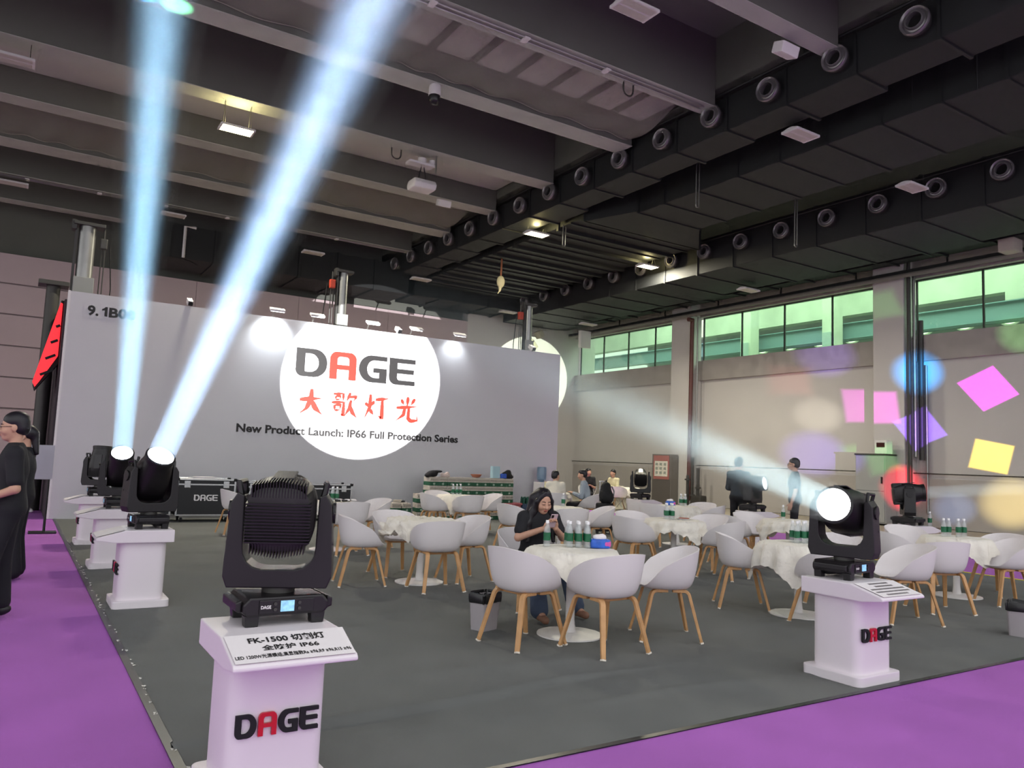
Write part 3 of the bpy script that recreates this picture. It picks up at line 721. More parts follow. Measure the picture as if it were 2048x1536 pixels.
for q in ((0, 0, 0), (.5, -.2, .35), (.35, .1, -.2)): MB().box(q, (.35, .35, .3), m=Matrix.Rotation(.5 + q[0], 3, 'Y')).obj('horn', mat('horn_cream', '#b8b49c', .6), t, .03)
tag(MB().b2(21.9, 22.5, 28.7, 28.9, 6.9, 7.7).obj('wall_box', M_white, None, .02), 'white box hanging below the duct in the far corner', 'box')
for i, (p, h) in enumerate((((13.6, 13.3, 7.9), 2.9), ((17.2, 13.2, 7.55), 3.25), ((13.45, 18.6, 8.05), .58))):
    pts = [(p[0] - .05, p[1], p[2] + h)] + [(p[0] - .05 * math.cos(PI * k / 8), p[1], p[2] - .05 * math.sin(PI * k / 8)) for k in range(9)] + [(p[0] + .05, p[1], p[2] + h)]
    tag(MB().tube(pts, .016, 6).obj('sling_loop', M_steel), ['long steel sling loop hanging between front duct and trunk duct', 'long steel sling loop hanging by the second nozzle row', 'steel sling loop hanging near the lit lamp'][i], 'loop', 'hanging sling loops')

# ------------------------------------------------------------------ pipes and boxes on the window wall
def pipe(label, pts, r, m, n=10):
    return tag(MB().tube(pts, r, n).obj('wall_pipe', m, smooth=True), label, 'pipe')
M_redpipe = mat('red_pipe', '#5e3633', .5)
pipe('red fire pipe bending from the ceiling down the far pillar', [(22.5, 22.4, 7.45), (22.75, 22.4, 7.45), (22.78, 22.45, 7.3), (22.78, 22.5, .2)], .085, M_redpipe)
pipe('thin grey pipe beside the red fire pipe', [(22.95, 22.3, 7.6), (22.95, 22.3, .2)], .035, M_steel)
for i, (y, x, z0, z1, r) in enumerate(((13.47, 22.95, 0, 8.3, .06), (13.4, 23.12, 2.1, 7.9, .05), (13.3, 23.3, 2.0, 6.3, .08), (13.2, 23.4, .4, 4.9, .04))):
    pipe(['thickest grey pipe at the edge of the near pillar', 'thin grey pipe behind the thick one on the near pillar', 'short fat grey conduit on the near pillar side', 'thinnest pipe against the wall by the near pillar'][i], [(x, y, z0), (x, y, z1)], r, [M_steel_d, M_steel, M_steel_d, M_steel][i])
t = thing('electric_cabinet', 'tall grey electric cabinet against the near pillar', 'cabinet', (22.55, 14.35, 0))
MB().b2(-.28, .28, -.5, .5, .04, 2.1).obj('body', mat('cab_grey', '#a4a6a6', .45, noise=.04, nscale=3), t, .015)
MB().b2(-.3, -.28, -.47, .47, 1.02, 2.06).obj('door', mat('cab_grey', '#a4a6a6', .45), t, .01)
MB().b2(-.3, -.28, -.47, .47, .08, 1.0).obj('door', mat('cab_grey', '#a4a6a6', .45), t, .01)
MB().b2(-.33, -.3, -.42, -.38, 1.25, 1.45).obj('handle', M_black, t)
MB().b2(-.3, .3, -.52, .52, 2.1, 2.15).obj('lid', M_steel_d, t)
t = thing('control_box', 'small white box with a dark display on the electric cabinet', 'box', (22.5, 14.05, 2.15)); MB().b2(-.15, .15, -.2, .2, 0, .42).obj('body', M_white, t, .01); MB().b2(-.16, -.15, -.13, .13, .2, .34).obj('display', mat('dim_red_display', '#3d1412', .3), t)
t = thing('hydrant_cabinet', 'steel fire hydrant cabinet with a red notice beside the red pipe', 'cabinet', (22.63, 23.7, 0))
MB().b2(-.2, .2, -.55, .55, -.01, 2.0).obj('body', mat('hyd_grey', '#7e7a76', .4, metal=.4), t, .01)
MB().b2(-.215, -.2, -.5, .5, .1, .95).obj('door', mat('hyd_grey2', '#6d6966', .4, metal=.4), t)
MB().b2(-.22, -.2, -.45, .45, .98, 1.95).obj('notice', mat('notice_red', '#a86a66', .6), t)
MB().b2(-.226, -.22, -.38, .38, 1.1, 1.72).obj('notice_sheet', mat('notice_white', '#e0dcd2', .6), t)
for a in range(3):
    for b in range(3): MB().b2(-.23, -.226, -.3 + .24 * a, -.16 + .24 * a, 1.2 + .17 * b, 1.3 + .17 * b).obj('pictogram', mat('pict_grey', '#9aa19a', .6), t)
t = thing('valve_group', 'grey pipes with valves at the foot of the far pillar', 'pipes', (22.42, 21.95, 0))
for k, (y, h) in enumerate(((0, 1.9), (-.3, 1.5), (.25, 1.2))):
    MB().tube([(0, y, 0), (0, y, h)], .06, 8).obj('pipe', M_steel_d, t); MB().lathe([(.12, 0), (.12, .06)], 12, c=(0, y, .4 + .3 * k)).obj('valve', M_steel_d, t)
MB().box((-.1, -.45, .25), (.35, .5, .4)).obj('pump', M_steel_d, t, .05)
tag(MB().tube([(23.35, 4, 1.6), (23.35, 31, 1.6)], .02, 6).obj('wall_conduit', M_steel_d), 'thin dark conduit along the wall above the plinth', 'conduit')
tag(MB().b2(-1.4, -.9, 24.9, 25.0, 4.1, 4.9).obj('exit_sign', mat('green_sign', '#2f9a4c', .5, emit=.4)), 'green lit sign at the left edge by the back wall', 'sign')
# ------------------------------------------------------------------ pedestals
M_ped = mat('pedestal_white', '#e4dde2', .42)
M_paper = mat('paper', '#ece6e8', .7)
def ped_proto():
    t = thing('display_pedestal', 'x', 'pedestal')
    def rbox(x0, x1, y0, y1, z0, z1, r):
        return MB().prism(rr(x0, y0, x1, y1, [r] * 4, 5), 'z', z0, z1)
    rbox(-.26, .26, -.245, .245, 0, .07, .05).obj('plinth', M_ped, t, .006)
    rbox(-.21, .21, -.205, .195, .07, .605, .07).obj('column', M_ped, t, smooth=True)
    MB().prism([(.245, .60), (.245, .715), (-.17, .715), (-.405, .652), (-.42, .64), (-.42, .625), (-.26, .60)], 'x', -.26, .26).obj('top_slab', M_ped, t, .008)
    return t
PED0 = ped_proto(); PED_PARTS = list(PED0.children)
def pedestal(label, x, y, rz, letters=True, first=[True]):
    o = PED0
    if not first[0]:
        o = PED0.copy(); COL.objects.link(o)
        for q in PED_PARTS: copy_tree(q, o)
    first[0] = False
    o.location = (x, y, 0); o.rotation_euler = (0, 0, rz); o['label'] = label; o['group'] = 'white display pedestals'
    if letters: logo(o, -.185, -.214, .30, .095, .007, [M_blackmat, M_red, M_blackmat, M_blackmat], sx=.80)
    return o
SL = math.atan2(.063, .235)
def sheet(p, rows, m_ink, w=.50, d=.235, dx=0.0):
    s = MB().add([(-w / 2 + dx, -.002, .003), (w / 2 + dx, -.004, .003), (w / 2 + .02 + dx, d, .002), (-w / 2 + dx, d, .002)], [(0, 1, 2, 3)]).obj('info_sheet', M_paper, p, loc=(0, -.408, .654))
    s.rotation_euler = (SL, 0, 0)
    for (txt, y, size, width, bold) in rows:
        q = mobj('print_line', text_mesh(txt, size, .0004, bold, width, 'CENTER'), m_ink, s, (dx, y, .0045))
    return s
p = pedestal('white pedestal in front, with the info sheet in large Chinese type', 1.06, 3.64, 0)
sheet(p, [('FK-1500 切割灯', .155, .058, .33, .0012), ('全防护 IP66', .09, .045, .24, .0006), ('LED 1200W光源模组;高显指数Ra ≥96,R9 ≥96,R15 ≥96', .03, .034, .485, .0002)], M_inkblack)
p5 = pedestal('white pedestal in front right, carrying the shining light beside the tables', 5.41, 3.65, 0)
s5 = sheet(p5, [], M_inkblack, w=.46)
for r in range(5):                                   # lines of print too small to read
    mbk = MB(); x = -.2 + .06 * RNG.random() + (.06 if r in (0, 1, 4) else 0)
    while x < (.2 if r in (2, 3) else .12):
        w = .006 + .012 * RNG.random(); mbk.add([(x, .02 + .043 * (4 - r), .004), (x + w, .02 + .043 * (4 - r), .004), (x + w, .04 + .043 * (4 - r), .004), (x, .04 + .043 * (4 - r), .004)], [(0, 1, 2, 3)]); x += w + .007
    mbk.obj('print_line', mat('ink_grey', '#6d6668', .7), s5)
LEFTP = [(8.30, 'white pedestal at the left edge, nearest of the three by the purple aisle'), (10.92, 'white pedestal at the left edge, middle one by the purple aisle'), (13.55, 'white pedestal at the left edge, furthest one by the booth wall')]
for y, lab in LEFTP: p = pedestal(lab, 1.12, y, -PI / 2); sheet(p, [], M_inkblack, w=.42)
RIGHTP = [(12.35, 7.25, 'white pedestal far right under the light aimed sideways'), (12.15, 10.25, 'white pedestal in front of the two standing men'), (12.5, 13.85, 'white pedestal under the unlit light near the far wall')]
for x, y, lab in RIGHTP: pedestal(lab, x, y, PI / 2)

# ------------------------------------------------------------------ moving-head lights
M_lens_on = mat('lens_on', '#ffffff', .3, emit=18)
M_lens_mid = mat('lens_mid', '#e8fbff', .3, emit=2.2)
M_lens_off = mat('lens_off', '#20242c', .05, coat=1.0)
M_screen = mat('screen', '#7fb0cf', .3, emit=.55, noise=.5, nscale=60)
M_fix = mat('fixture_black', '#141114', .42, noise=.1, nscale=9)
def fixture_proto():
    t = thing('moving_head_light', 'x', 'stage light')
    b = MB().prism([(-.195, .065), (-.175, .045), (.175, .045), (.195, .065), (.195, .10), (.165, .13), (-.165, .13), (-.195, .10)], 'y', -.15, .15).obj('base', M_fix, t, .01)
    MB().b2(-.125, .125, -.156, -.148, .056, .118).obj('control_panel', M_black, b, .004)
    MB().b2(-.03, .032, -.1585, -.155, .064, .112).obj('screen', M_screen, b)
    for s in (-.055, .055):
        for z in (.075, .10): MB().lathe([(.008, 0), (.008, .004)], 10, c=(s, -.158, z), m=Matrix.Rotation(PI / 2, 3, 'X')).obj('button', M_steel_d, b)
    lg = text_mesh('DAGE', .02, .0005, .0006, .045); face_xz(mobj('panel_logo', lg, M_white, b, (-.118, -.157, .08)))
    for s in (-1, 1): MB().prism([(s * .195, .06), (s * .222, .07), (s * .222, .11), (s * .195, .12)], 'y', -.13, .13).obj('side_grip', M_fix, b, .008)
    MB().b2(-.12, .12, .05, .14, .02, .05).obj('connector_bay', M_blackmat, b)
    for x in (-.15, .15):
        for y in (-.115, .115): MB().prism([(x - .028, 0), (x + .028, 0), (x + .034, .05), (x - .034, .05)], 'y', y - .028, y + .028).obj('foot', M_black, t, .004)
    MB().lathe([(.075, .12), (.075, .16)], 20).obj('pan_bearing', M_steel_d, t, smooth=True)
    inner = [(.168, .575), (.163, .33)] + arc(.073, .33, .09, .09, 0, -90, 6) + arc(-.073, .33, .09, .09, -90, -180, 6) + [(-.163, .33), (-.168, .575)]
    outer = [(-.2, .59), (-.228, .55), (-.246, .21), (-.225, .155), (.225, .155), (.246, .21), (.228, .55), (.2, .59)]
    y_ = MB().prism(inner + outer, 'y', -.085, .085)
    # build the concave U outline as quads instead of one n-gon cap
    def interp(pl, n):
        d = [0]
        for a, c in zip(pl, pl[1:]): d.append(d[-1] + math.hypot(c[0] - a[0], c[1] - a[1]))
        out = []
        for k in range(n):
            q = d[-1] * k / (n - 1); i = min(range(len(d) - 1), key=lambda i: 0 if d[i] - 1e-9 <= q <= d[i + 1] + 1e-9 else 1); f = (q - d[i]) / max(d[i + 1] - d[i], 1e-9)
            out.append((pl[i][0] + f * (pl[i + 1][0] - pl[i][0]), pl[i][1] + f * (pl[i + 1][1] - pl[i][1])))
        return out
    A = interp(inner[::-1], 25); Bq = interp(outer, 25); ring = []
    for a, c in zip(A, Bq): ring.append([(a[0], -.085, a[1]), (a[0], .085, a[1]), (c[0], .085, c[1]), (c[0], -.085, c[1])])
    yk = MB().rings(ring).obj('yoke', M_fix, t, .006)
    for s in (-1, 1):
        MB().tube([(s * .185, -.06, .575), (s * .20, -.06, .635), (s * .19, .05, .64), (s * .185, .06, .575)], .014, 6).obj('handle', M_black, yk)
        MB().lathe([(.05, 0), (.05, .012)], 18, c=(s * .232, 0, .50), m=Matrix.Rotation(s * PI / 2, 3, 'Y')).obj('pivot_cap', M_black, yk)
        for z in (.25, .36, .5): MB().lathe([(.007, 0), (.007, .006)], 8, c=(s * .238, -.05, z), m=Matrix.Rotation(s * PI / 2, 3, 'Y')).obj('screw', M_steel_d, yk)
    # head, aimed along +y, pivot at its origin
    rings = []
    for (yy, w, h, p) in ((-.215, .11, .115, 3.2), (-.205, .14, .145, 3.4), (-.12, .153, .165, 3.6), (-.02, .155, .168, 3.2), (.08, .15, .155, 2.6), (.17, .137, .137, 2.1), (.215, .133, .133, 2.0)):
        rg = []
        for k in range(32):
            a = 2 * PI * k / 32; c, s = math.cos(a), math.sin(a)
            rg.append((w * math.copysign(abs(c) ** (2 / p), c), yy, h * math.copysign(abs(s) ** (2 / p), s)))
        rings.append(rg)
    hd = MB().rings(rings).obj('head', M_fix, t, smooth=True); hd.location = (0, 0, .505)
    for k in range(13):
        z = -.105 + .0145 * k; MB().b2(-.142, .142, -.226, -.10, z, z + .006).obj('rib', M_black, hd)
    for k in range(19):
        x = -.117 + .013 * k; MB().b2(x - .002, x + .002, -.215, -.09, .10, .176 - .02 * abs(k - 9) / 9).obj('cooling_fin', M_black, hd)
        MB().b2(x - .002, x + .002, -.215, -.10, -.175 + .02 * abs(k - 9) / 9, -.11).obj('cooling_fin', M_black, hd)
    m = Matrix.Rotation(-PI / 2, 3, 'X')
    MB().lathe([(.118, .20), (.138, .205), (.14, .25), (.122, .255), (.118, .235)], 32, m=m, cap=False).obj('lens_ring', M_black, hd, smooth=True)
    MB().lathe([(.001, .247), (.06, .243), (.119, .232)], 32, m=m, cap=False).obj('lens', M_lens_off, hd, smooth='all')
    MB().b2(-.05, .05, -.1, .12, .163, .172).obj('top_badge', M_black2, hd, .003)
    return t
FX0 = fixture_proto()
def fixture(label, x, y, z, base_rz, aim, lens, first=[True]):
    o = FX0 if first[0] else copy_tree(FX0); first[0] = False
    o.location = (x, y, z); o.rotation_euler = (0, 0, base_rz); o['label'] = label; o['group'] = 'moving-head stage lights'
    d = Vector(aim).normalized(); pan = math.atan2(-d.x, d.y); tilt = math.asin(max(-1, min(1, d.z)))
    for ch in o.children:
        if ch.name.startswith('yoke'): ch.rotation_euler = (0, 0, pan - base_rz)
        if ch.name.startswith('head'):
            ch.rotation_euler = (Matrix.Rotation(pan - base_rz, 3, 'Z') @ Matrix.Rotation(tilt, 3, 'X')).to_euler()
            for g in ch.children:
                if g.name.startswith('lens') and not g.name.startswith('lens_ring') and True:
                    g.material_slots[0].link = 'OBJECT'; g.material_slots[0].material = lens or M_lens_off
    return Vector((x, y, z + .505)) + d * .27, d
ZT = .715
f1, d1 = fixture('black stage light seen from behind on the front pedestal, aimed at the wall', 1.11, 3.74, ZT, 0, Vector((6.97, BW, 3.22)) - Vector((1.11, 3.74, 1.185)), M_lens_mid)
f2, d2 = fixture('glaring stage light with the wide white beam on the near left pedestal', 1.16, 8.32, ZT, -PI / 2 + .1, (.169, -.629, .76), M_lens_on)
f3, d3 = fixture('glaring stage light with the narrow upright beam on the middle left pedestal', 1.16, 10.95, ZT, -PI / 2, (-.071, -.677, .733), M_lens_on)
fixture('unlit stage light pointing straight up on the furthest left pedestal', 1.16, 13.55, ZT, -PI / 2, (.02, .05, 1), None)
AIM5 = (-.93, .012, .262)
f5, d5 = fixture('shining stage light facing the camera on the front right pedestal', 5.43, 3.72, ZT, .12, (-.93, -.30, .19), M_lens_on)
f6, d6 = fixture('stage light aimed to the right on the far right pedestal', 12.35, 7.3, ZT, PI / 2, (.62, -.76, .1), M_lens_mid)
f7, d7 = fixture('unlit stage light near the far wall with its back turned', 12.5, 13.9, ZT, PI / 2, (.6, .7, .35), None)
f8, d8 = fixture('stage light with a pale lens between the two standing men', 12.1, 10.25, ZT, PI / 2, (.25, -.95, .15), M_lens_mid)

# haze lit by the beams: a body of thin smoke around each one, lit only by the lamp inside it
def haze(label, p0, d, L, r0, r1, dens, fade=None):
    m = bpy.data.materials.new('haze'); m.use_nodes = True; nt = m.node_tree; nt.nodes.clear()
    out = nt.nodes.new('ShaderNodeOutputMaterial'); vs = nt.nodes.new('ShaderNodeVolumeScatter')
    vs.inputs['Color'].default_value = (.92, .97, 1, 1); vs.inputs['Density'].default_value = dens; vs.inputs['Anisotropy'].default_value = .15
    nt.links.new(vs.outputs[0], out.inputs['Volume'])
    if fade and len(fade) == 4:
        fade, d0, d1 = fade[:2], fade[2], fade[3]
    else: d0, d1 = dens, 0
    if fade:
        tc = nt.nodes.new('ShaderNodeTexCoord'); sp = nt.nodes.new('ShaderNodeSeparateXYZ'); mr = nt.nodes.new('ShaderNodeMapRange')
        nt.links.new(tc.outputs['Object'], sp.inputs[0]); nt.links.new(sp.outputs['Z'], mr.inputs['Value'])
        mr.interpolation_type = 'LINEAR' if d1 else 'SMOOTHSTEP'
        mr.inputs['From Min'].default_value = fade[0]; mr.inputs['From Max'].default_value = fade[1]; mr.inputs['To Min'].default_value = d0; mr.inputs['To Max'].default_value = d1
        nt.links.new(mr.outputs[0], vs.inputs['Density'])
    o = MB().lathe([(r0, 0), (r1, L)], 32).obj('light_haze', m)
    o.location = p0; o.rotation_euler = Vector(d).to_track_quat('Z', 'Y').to_euler()
    return tag(o, label, 'haze', 'thin haze in the light beams', 'stuff')
def beam(p, d, half, energy, col, size=.2):
    """the lens as a small round lamp that throws a nearly parallel beam"""
    light('beam_lamp', 'AREA', p, Vector(p) + Vector(d), energy, col, shape='DISK', size=size, spread=2 * half)
# round spotlight on the booth wall
light('wall_spot_lamp', 'SPOT', f1, f1 + d1, 24000, (1, .99, .97), spot_size=2 * math.radians(7.15), spot_blend=.04, shadow_soft_size=.015)
L2 = (9.0 - f2.z) / d2.z; L3 = (9.0 - f3.z) / d3.z
beam(f2, d2, math.radians(3.3), 33, (.50, .70, 1), .25)
haze('thin blue white haze lit in the wide slanting beam', f2 + d2 * .02, d2, L2, .14, .16 + L2 * .065, .05, (.3, 6.0, .035, .15))
beam(f3, d3, math.radians(2.3), 20, (.42, .74, 1), .23)
haze('thin blue haze lit in the narrow upright beam', f3 + d3 * .02, d3, L3, .14, .16 + L3 * .045, .05, (.3, 6.5, .035, .13))
d5b = Vector(AIM5).normalized()
beam(f5, d5b, math.radians(3.6), 4, (.70, .92, .98))
haze('thin pale haze lit in the beam slanting left from the right light', f5 + d5b * .03, d5b, 4.3, .15, .52, .10, (.6, 4.1))
beam(f6, d6, math.radians(2.5), 4, (.8, .93, 1))
haze('faint haze lit in the beam leaving the far right light', f6 + d6 * .03, d6, 6, .15, .6, .05)
# round light patch on the far corner wall, thrown by another light of the booth
light('far_patch_lamp', 'SPOT', (13.0, 14.7, 1.5), (20.4, 31.0, 5.25), 14000, (.9, 1, .78), spot_size=math.radians(13.4), spot_blend=.03, shadow_soft_size=.01)
for tg, col in (((1.2, 14.2, 9.2), (.05, .45, 1)), ((1.75, 14.25, 9.2), (.2, 1, .45))):
    light('ceiling_colour_lamp', 'SPOT', (1.16, 13.55, 1.62), tg, 6000, col, spot_size=math.radians(4.5), spot_blend=.8, shadow_soft_size=.02)
# coloured gobo patches on the window wall, thrown by a light standing beyond the right edge of the picture
GO = Vector((13.0, 3.0, 1.6))
GOBO = [((23.5, 11.45, 4.1), 2.45, .06, (1, .02, .95), .62, 1.0, 1), ((23.5, 15.25, 3.75), 2.3, .25, (1, .12, .9), .1, .62, 1), ((23.1, 13.25, 4.65), 3.0, 1, (.03, .38, 1), 0, 1.5, 0),
        ((23.1, 13.2, 2.95), 2.5, .08, (.3, .12, 1), .55, .8, 1), ((23.5, 11.4, 2.15), 2.2, .12, (1, .66, .05), -.2, .9, 1), ((22.9, 13.75, 1.15), 3.0, .6, (1, .01, .04), 0, .75, 0),
        ((23.5, 17.3, 2.15), 3.1, .9, (.28, .16, 1), 0, .5, 0), ((23.5, 15.3, 2.05), 2.0, .7, (.25, 1, .2), .3, .22, 1), ((23.5, 16.9, 5.6), 2.9, .9, (.35, .2, 1), 0, .45, 0),
        ((23.5, 18.3, 4.8), 1.9, .8, (1, .2, .2), .1, .18, 1), ((23.5, 17.1, 3.5), 2.4, .95, (1, .92, .75), 0, .3, 0), ((22.9, 14.3, 6.9), 1.6, .9, (.3, 1, .25), .4, .16, 1), ((23.5, 10.6, 5.6), 2.6, .9, (.3, 1, .25), 0, .22, 0),
        ((23.5, 10.9, .85), 3.6, .9, (1, .8, .3), 0, .5, 0), ((23.5, 12.5, .6), 2.4, .95, (.3, .5, 1), 0, .25, 0)]
def gobo_nodes(l, half, blend, sq):
    """square mask cut into the light, like the metal gobo wheel in the fixture"""
    l.use_nodes = True; nt = l.node_tree; em = nt.nodes['Emission']
    N = lambda t, op=None: (lambda n: (setattr(n, 'operation', op) if op else None, n)[1])(nt.nodes.new(t))
    tc = nt.nodes.new('ShaderNodeTexCoord'); sp = nt.nodes.new('ShaderNodeSeparateXYZ'); nt.links.new(tc.outputs['Normal'], sp.inputs[0])
    az = N('ShaderNodeMath', 'ABSOLUTE'); nt.links.new(sp.outputs['Z'], az.inputs[0]); r = []
    for k in 'XY':
        d = N('ShaderNodeMath', 'DIVIDE'); nt.links.new(sp.outputs[k], d.inputs[0]); nt.links.new(az.outputs[0], d.inputs[1])
        q = N('ShaderNodeMath', 'ABSOLUTE'); nt.links.new(d.outputs[0], q.inputs[0]); r.append(q)
    mx = N('ShaderNodeMath', 'MAXIMUM'); nt.links.new(r[0].outputs[0], mx.inputs[0]); nt.links.new(r[1].outputs[0], mx.inputs[1])
    mr = nt.nodes.new('ShaderNodeMapRange'); mr.interpolation_type = 'SMOOTHSTEP'; t = math.tan(half)
    mr.inputs['From Min'].default_value = t * (1 - blend * .5); mr.inputs['From Max'].default_value = t * (1 + blend * .5); mr.inputs['To Min'].default_value = 1; mr.inputs['To Max'].default_value = 0
    nt.links.new(mx.outputs[0], mr.inputs['Value']); nt.links.new(mr.outputs[0], em.inputs['Strength'])
for (tg, deg, bl, col, rl, en, sq) in GOBO:
    o = light('gobo_lamp', 'SPOT', GO, tg, 14000 * en, col, spot_size=math.radians(deg * (3.2 if sq else 2)), spot_blend=(.0 if sq else bl), shadow_soft_size=.02, roll=rl)
    if sq: gobo_nodes(o.data, math.radians(deg * .8), bl, sq)
# ------------------------------------------------------------------ chairs
def chair_proto():
    t = thing('shell_chair', 'x', 'chair')
    nphi, nt = 56, 15; vs = []; fs = []
    def rim(phi):                                    # phi 0 at the back, +-pi at the front edge
        a = abs(phi)
        if a < .7: z = .797 - .014 * (a / .7) ** 2
        elif a < 1.7: u = (a - .7); z = .783 - .04 * u - .075 * u * u
        elif a < 2.5: u = (a - 1.7) / .8; v = u * u * (3 - 2 * u); z = .668 * (1 - v) + .472 * v - .06 * u * (1 - u)
        else: z = .472 - .014 * ((a - 2.5) / .65)
        c, s = -math.cos(phi), math.sin(phi); n = 2.7
        rx, ry = .305, (.275 if c < 0 else .27)
        r = (abs(s / rx) ** n + abs(c / ry) ** n) ** (-1 / n)
        return r, z, s, c
    for j in range(nt + 1):
        u = j / nt
        for i in range(nphi):
            phi = -PI + 2 * PI * i / nphi; r, z, s, c = rim(phi)
            z0 = .432
            if u < .35: rr_, zz = r * .55 * u / .35, z0 + .004 * (u / .35) ** 2
            else:
                v = (u - .35) / .65; w = 1 - v; hh = z - z0
                rr_ = r * (w ** 3 * .55 + 3 * w * w * v * .84 + 3 * w * v * v * .90 + v ** 3)
                zz = w ** 3 * (z0 + .004) + 3 * w * w * v * (z0 + .006) + 3 * w * v * v * (z0 + .30 * hh) + v ** 3 * z
            vs.append((rr_ * s, rr_ * c, zz))
    for j in range(nt):
        for i in range(nphi):
            k = j * nphi + i; k2 = j * nphi + (i + 1) % nphi; fs.append((k, k2, k2 + nphi, k + nphi))
    me = bpy.data.meshes.new('shell'); me.from_pydata(vs, [], fs)
    bm = bmesh.new(); bm.from_mesh(me); bmesh.ops.remove_doubles(bm, verts=bm.verts, dist=1e-4)
    bmesh.ops.recalc_face_normals(bm, faces=bm.faces)
    bmesh.ops.solidify(bm, geom=list(bm.faces), thickness=.009); bmesh.ops.recalc_face_normals(bm, faces=bm.faces); bm.to_mesh(me); bm.free()
    me.polygons.foreach_set('use_smooth', [True] * len(me.polygons)); me.set_sharp_from_angle(angle=1.0)
    mobj('shell', me, M_chair, t)
    for sx in (-1, 1):
        for sy in (-1, 1):
            pts = [(sx * .165, sy * .02, .428), (sx * .167, sy * .12, .427)] + [(sx * (.167 + .012 * k / 5), sy * (.12 + .05 * math.sin(k / 5 * 1.3)), .427 - .05 * (1 - math.cos(k / 5 * 1.3))) for k in range(1, 6)] + [(sx * .245, sy * .262, .01)]
            lg = MB().tube(pts, 0, sq=[(.046, .026)] * 7 + [(.038, .024)]).obj('leg', M_wood, t, .003, 1)
            MB().tube([(sx * .2445, sy * .261, .014), (sx * .247, sy * .264, 0)], 0, sq=(.040, .026)).obj('foot_tip', M_foot, lg)
    for sy in (-1, 1): MB().b2(-.17, .17, sy * .085 - .02, sy * .085 + .02, .408, .432).obj('crossbar', M_wood, t, .003, 1)
    return t
CH0 = chair_proto(); _cf = [True]
def chair(x, y, deg, label, group='white shell chairs with oak legs'):
    o = CH0 if _cf[0] else copy_tree(CH0); _cf[0] = False
    o.location = (x, y, 0); o.rotation_euler = (0, 0, math.radians(deg - 90)); o['label'] = label; o['group'] = group
    return o
CHAIRS = [
 (3.68, 5.50, 8, 'white shell chair in front left of the woman with the phone, seen from behind'),
 (4.17, 5.03, 93, 'white shell chair directly across the table from the woman, seen from behind'),
 (5.00, 5.20, 150, 'white shell chair turned to show its pale seat, right of the woman\'s table'),
 (4.58, 6.80, 268, 'white shell chair in which the woman with the phone sits'),
 (3.52, 8.72, -12, 'white shell chair left of the table with the rucked-up cloth'),
 (4.19, 8.08, 86, 'white shell chair in front of the table with the rucked-up cloth, seen from behind'),
 (4.84, 8.58, 185, 'white shell chair right of the table with the rucked-up cloth'),
 (4.22, 9.28, 272, 'white shell chair behind the table with the rucked-up cloth'),
 (4.36, 11.35, 88, 'white shell chair in front of the bottle table beside the front stage light'),
 (5.05, 12.1, 190, 'white shell chair right of the bottle table beside the front stage light'),
 (3.45, 14.5, 5, 'lone white shell chair before the black flight cases'),
 (7.2, 14.1, -2, 'white shell chair left of the table before the stacked cartons'),
 (7.7, 13.6, 88, 'white shell chair in front of the table before the stacked cartons'),
 (8.45, 14.1, 184, 'white shell chair right of the table before the stacked cartons'),
 (7.75, 14.95, 268, 'white shell chair behind the table before the stacked cartons'),
 (7.10, 10.95, 5, 'white shell chair just left of the seated woman, behind her'),
 (7.55, 10.05, 78, 'white shell chair behind the woman\'s shoulder, back turned'),
 (8.45, 10.45, 160, 'white shell chair behind the woman, turned to show its seat'),
 (7.42, 8.38, 0, 'white shell chair left of the table with bottles and snacks'),
 (8.40, 7.62, 105, 'white shell chair in front right of the table with bottles and snacks'),
 (8.15, 9.15, 265, 'white shell chair behind the table with bottles and snacks'),
 (8.95, 8.45, 195, 'white shell chair right of the table with bottles and snacks'),
 (10.72, 11.85, -5, 'white shell chair far left of the table with the blue tissue box'),
 (10.42, 11.15, 20, 'white shell chair near left of the table with the blue tissue box'),
 (12.0, 11.5, 200, 'white shell chair right of the table with the blue tissue box'),
 (11.6, 10.85, 120, 'white shell chair in front of the table with the blue tissue box'),
 (9.75, 8.68, -8, 'white shell chair left of the table holding a single bottle'),
 (10.45, 8.85, 262, 'white shell chair behind the table holding a single bottle'),
 (6.9, 6.0, -40, 'white shell chair left of the lace table beside the right stage light'),
 (6.93, 4.93, 85, 'white shell chair half hidden behind the front right pedestal'),
 (8.15, 5.72, 200, 'white shell chair seen through the yoke of the right stage light'),
 (7.95, 4.74, 148, 'white shell chair touching the right side of the front right pedestal'),
 (8.98, 4.95, 62, 'white shell chair seen from behind, second right of the front right pedestal'),
 (10.33, 4.86, 148, 'white shell chair in front of the rightmost table, seat facing left'),
 (11.05, 5.30, 165, 'white shell chair cut off by the right picture edge'),
 (9.68, 5.98, -15, 'white shell chair left of the rightmost table'),
 (10.85, 6.4, 245, 'white shell chair behind the rightmost table'),
]
for c in CHAIRS: chair(*c)
chair(11.72, 14.85, 130, 'white shell chair under the man in the blue-grey shirt'); chair(10.78, 14.98, 60, 'white shell chair under the man in the white shirt')
# wire-legged chair by the far wall
t = thing('wire_chair', 'white plastic chair on crossed metal legs by the far table', 'chair', (16.75, 19.7, 0), math.radians(-60))
sh = [c for c in CH0.children if c.name.startswith('shell')][0]
mobj('shell', sh.data, M_chair, t)
for sx in (-1, 1):
    for sy in (-1, 1): MB().tube([(sx * .08, sy * .08, .43), (sx * .22, sy * .22, 0)], .012, 6).obj('leg', M_steel, t); MB().tube([(sx * .17, sy * .17, .43), (-sx * .12, sy * .2, .1)], .008, 6).obj('brace', M_steel, t)

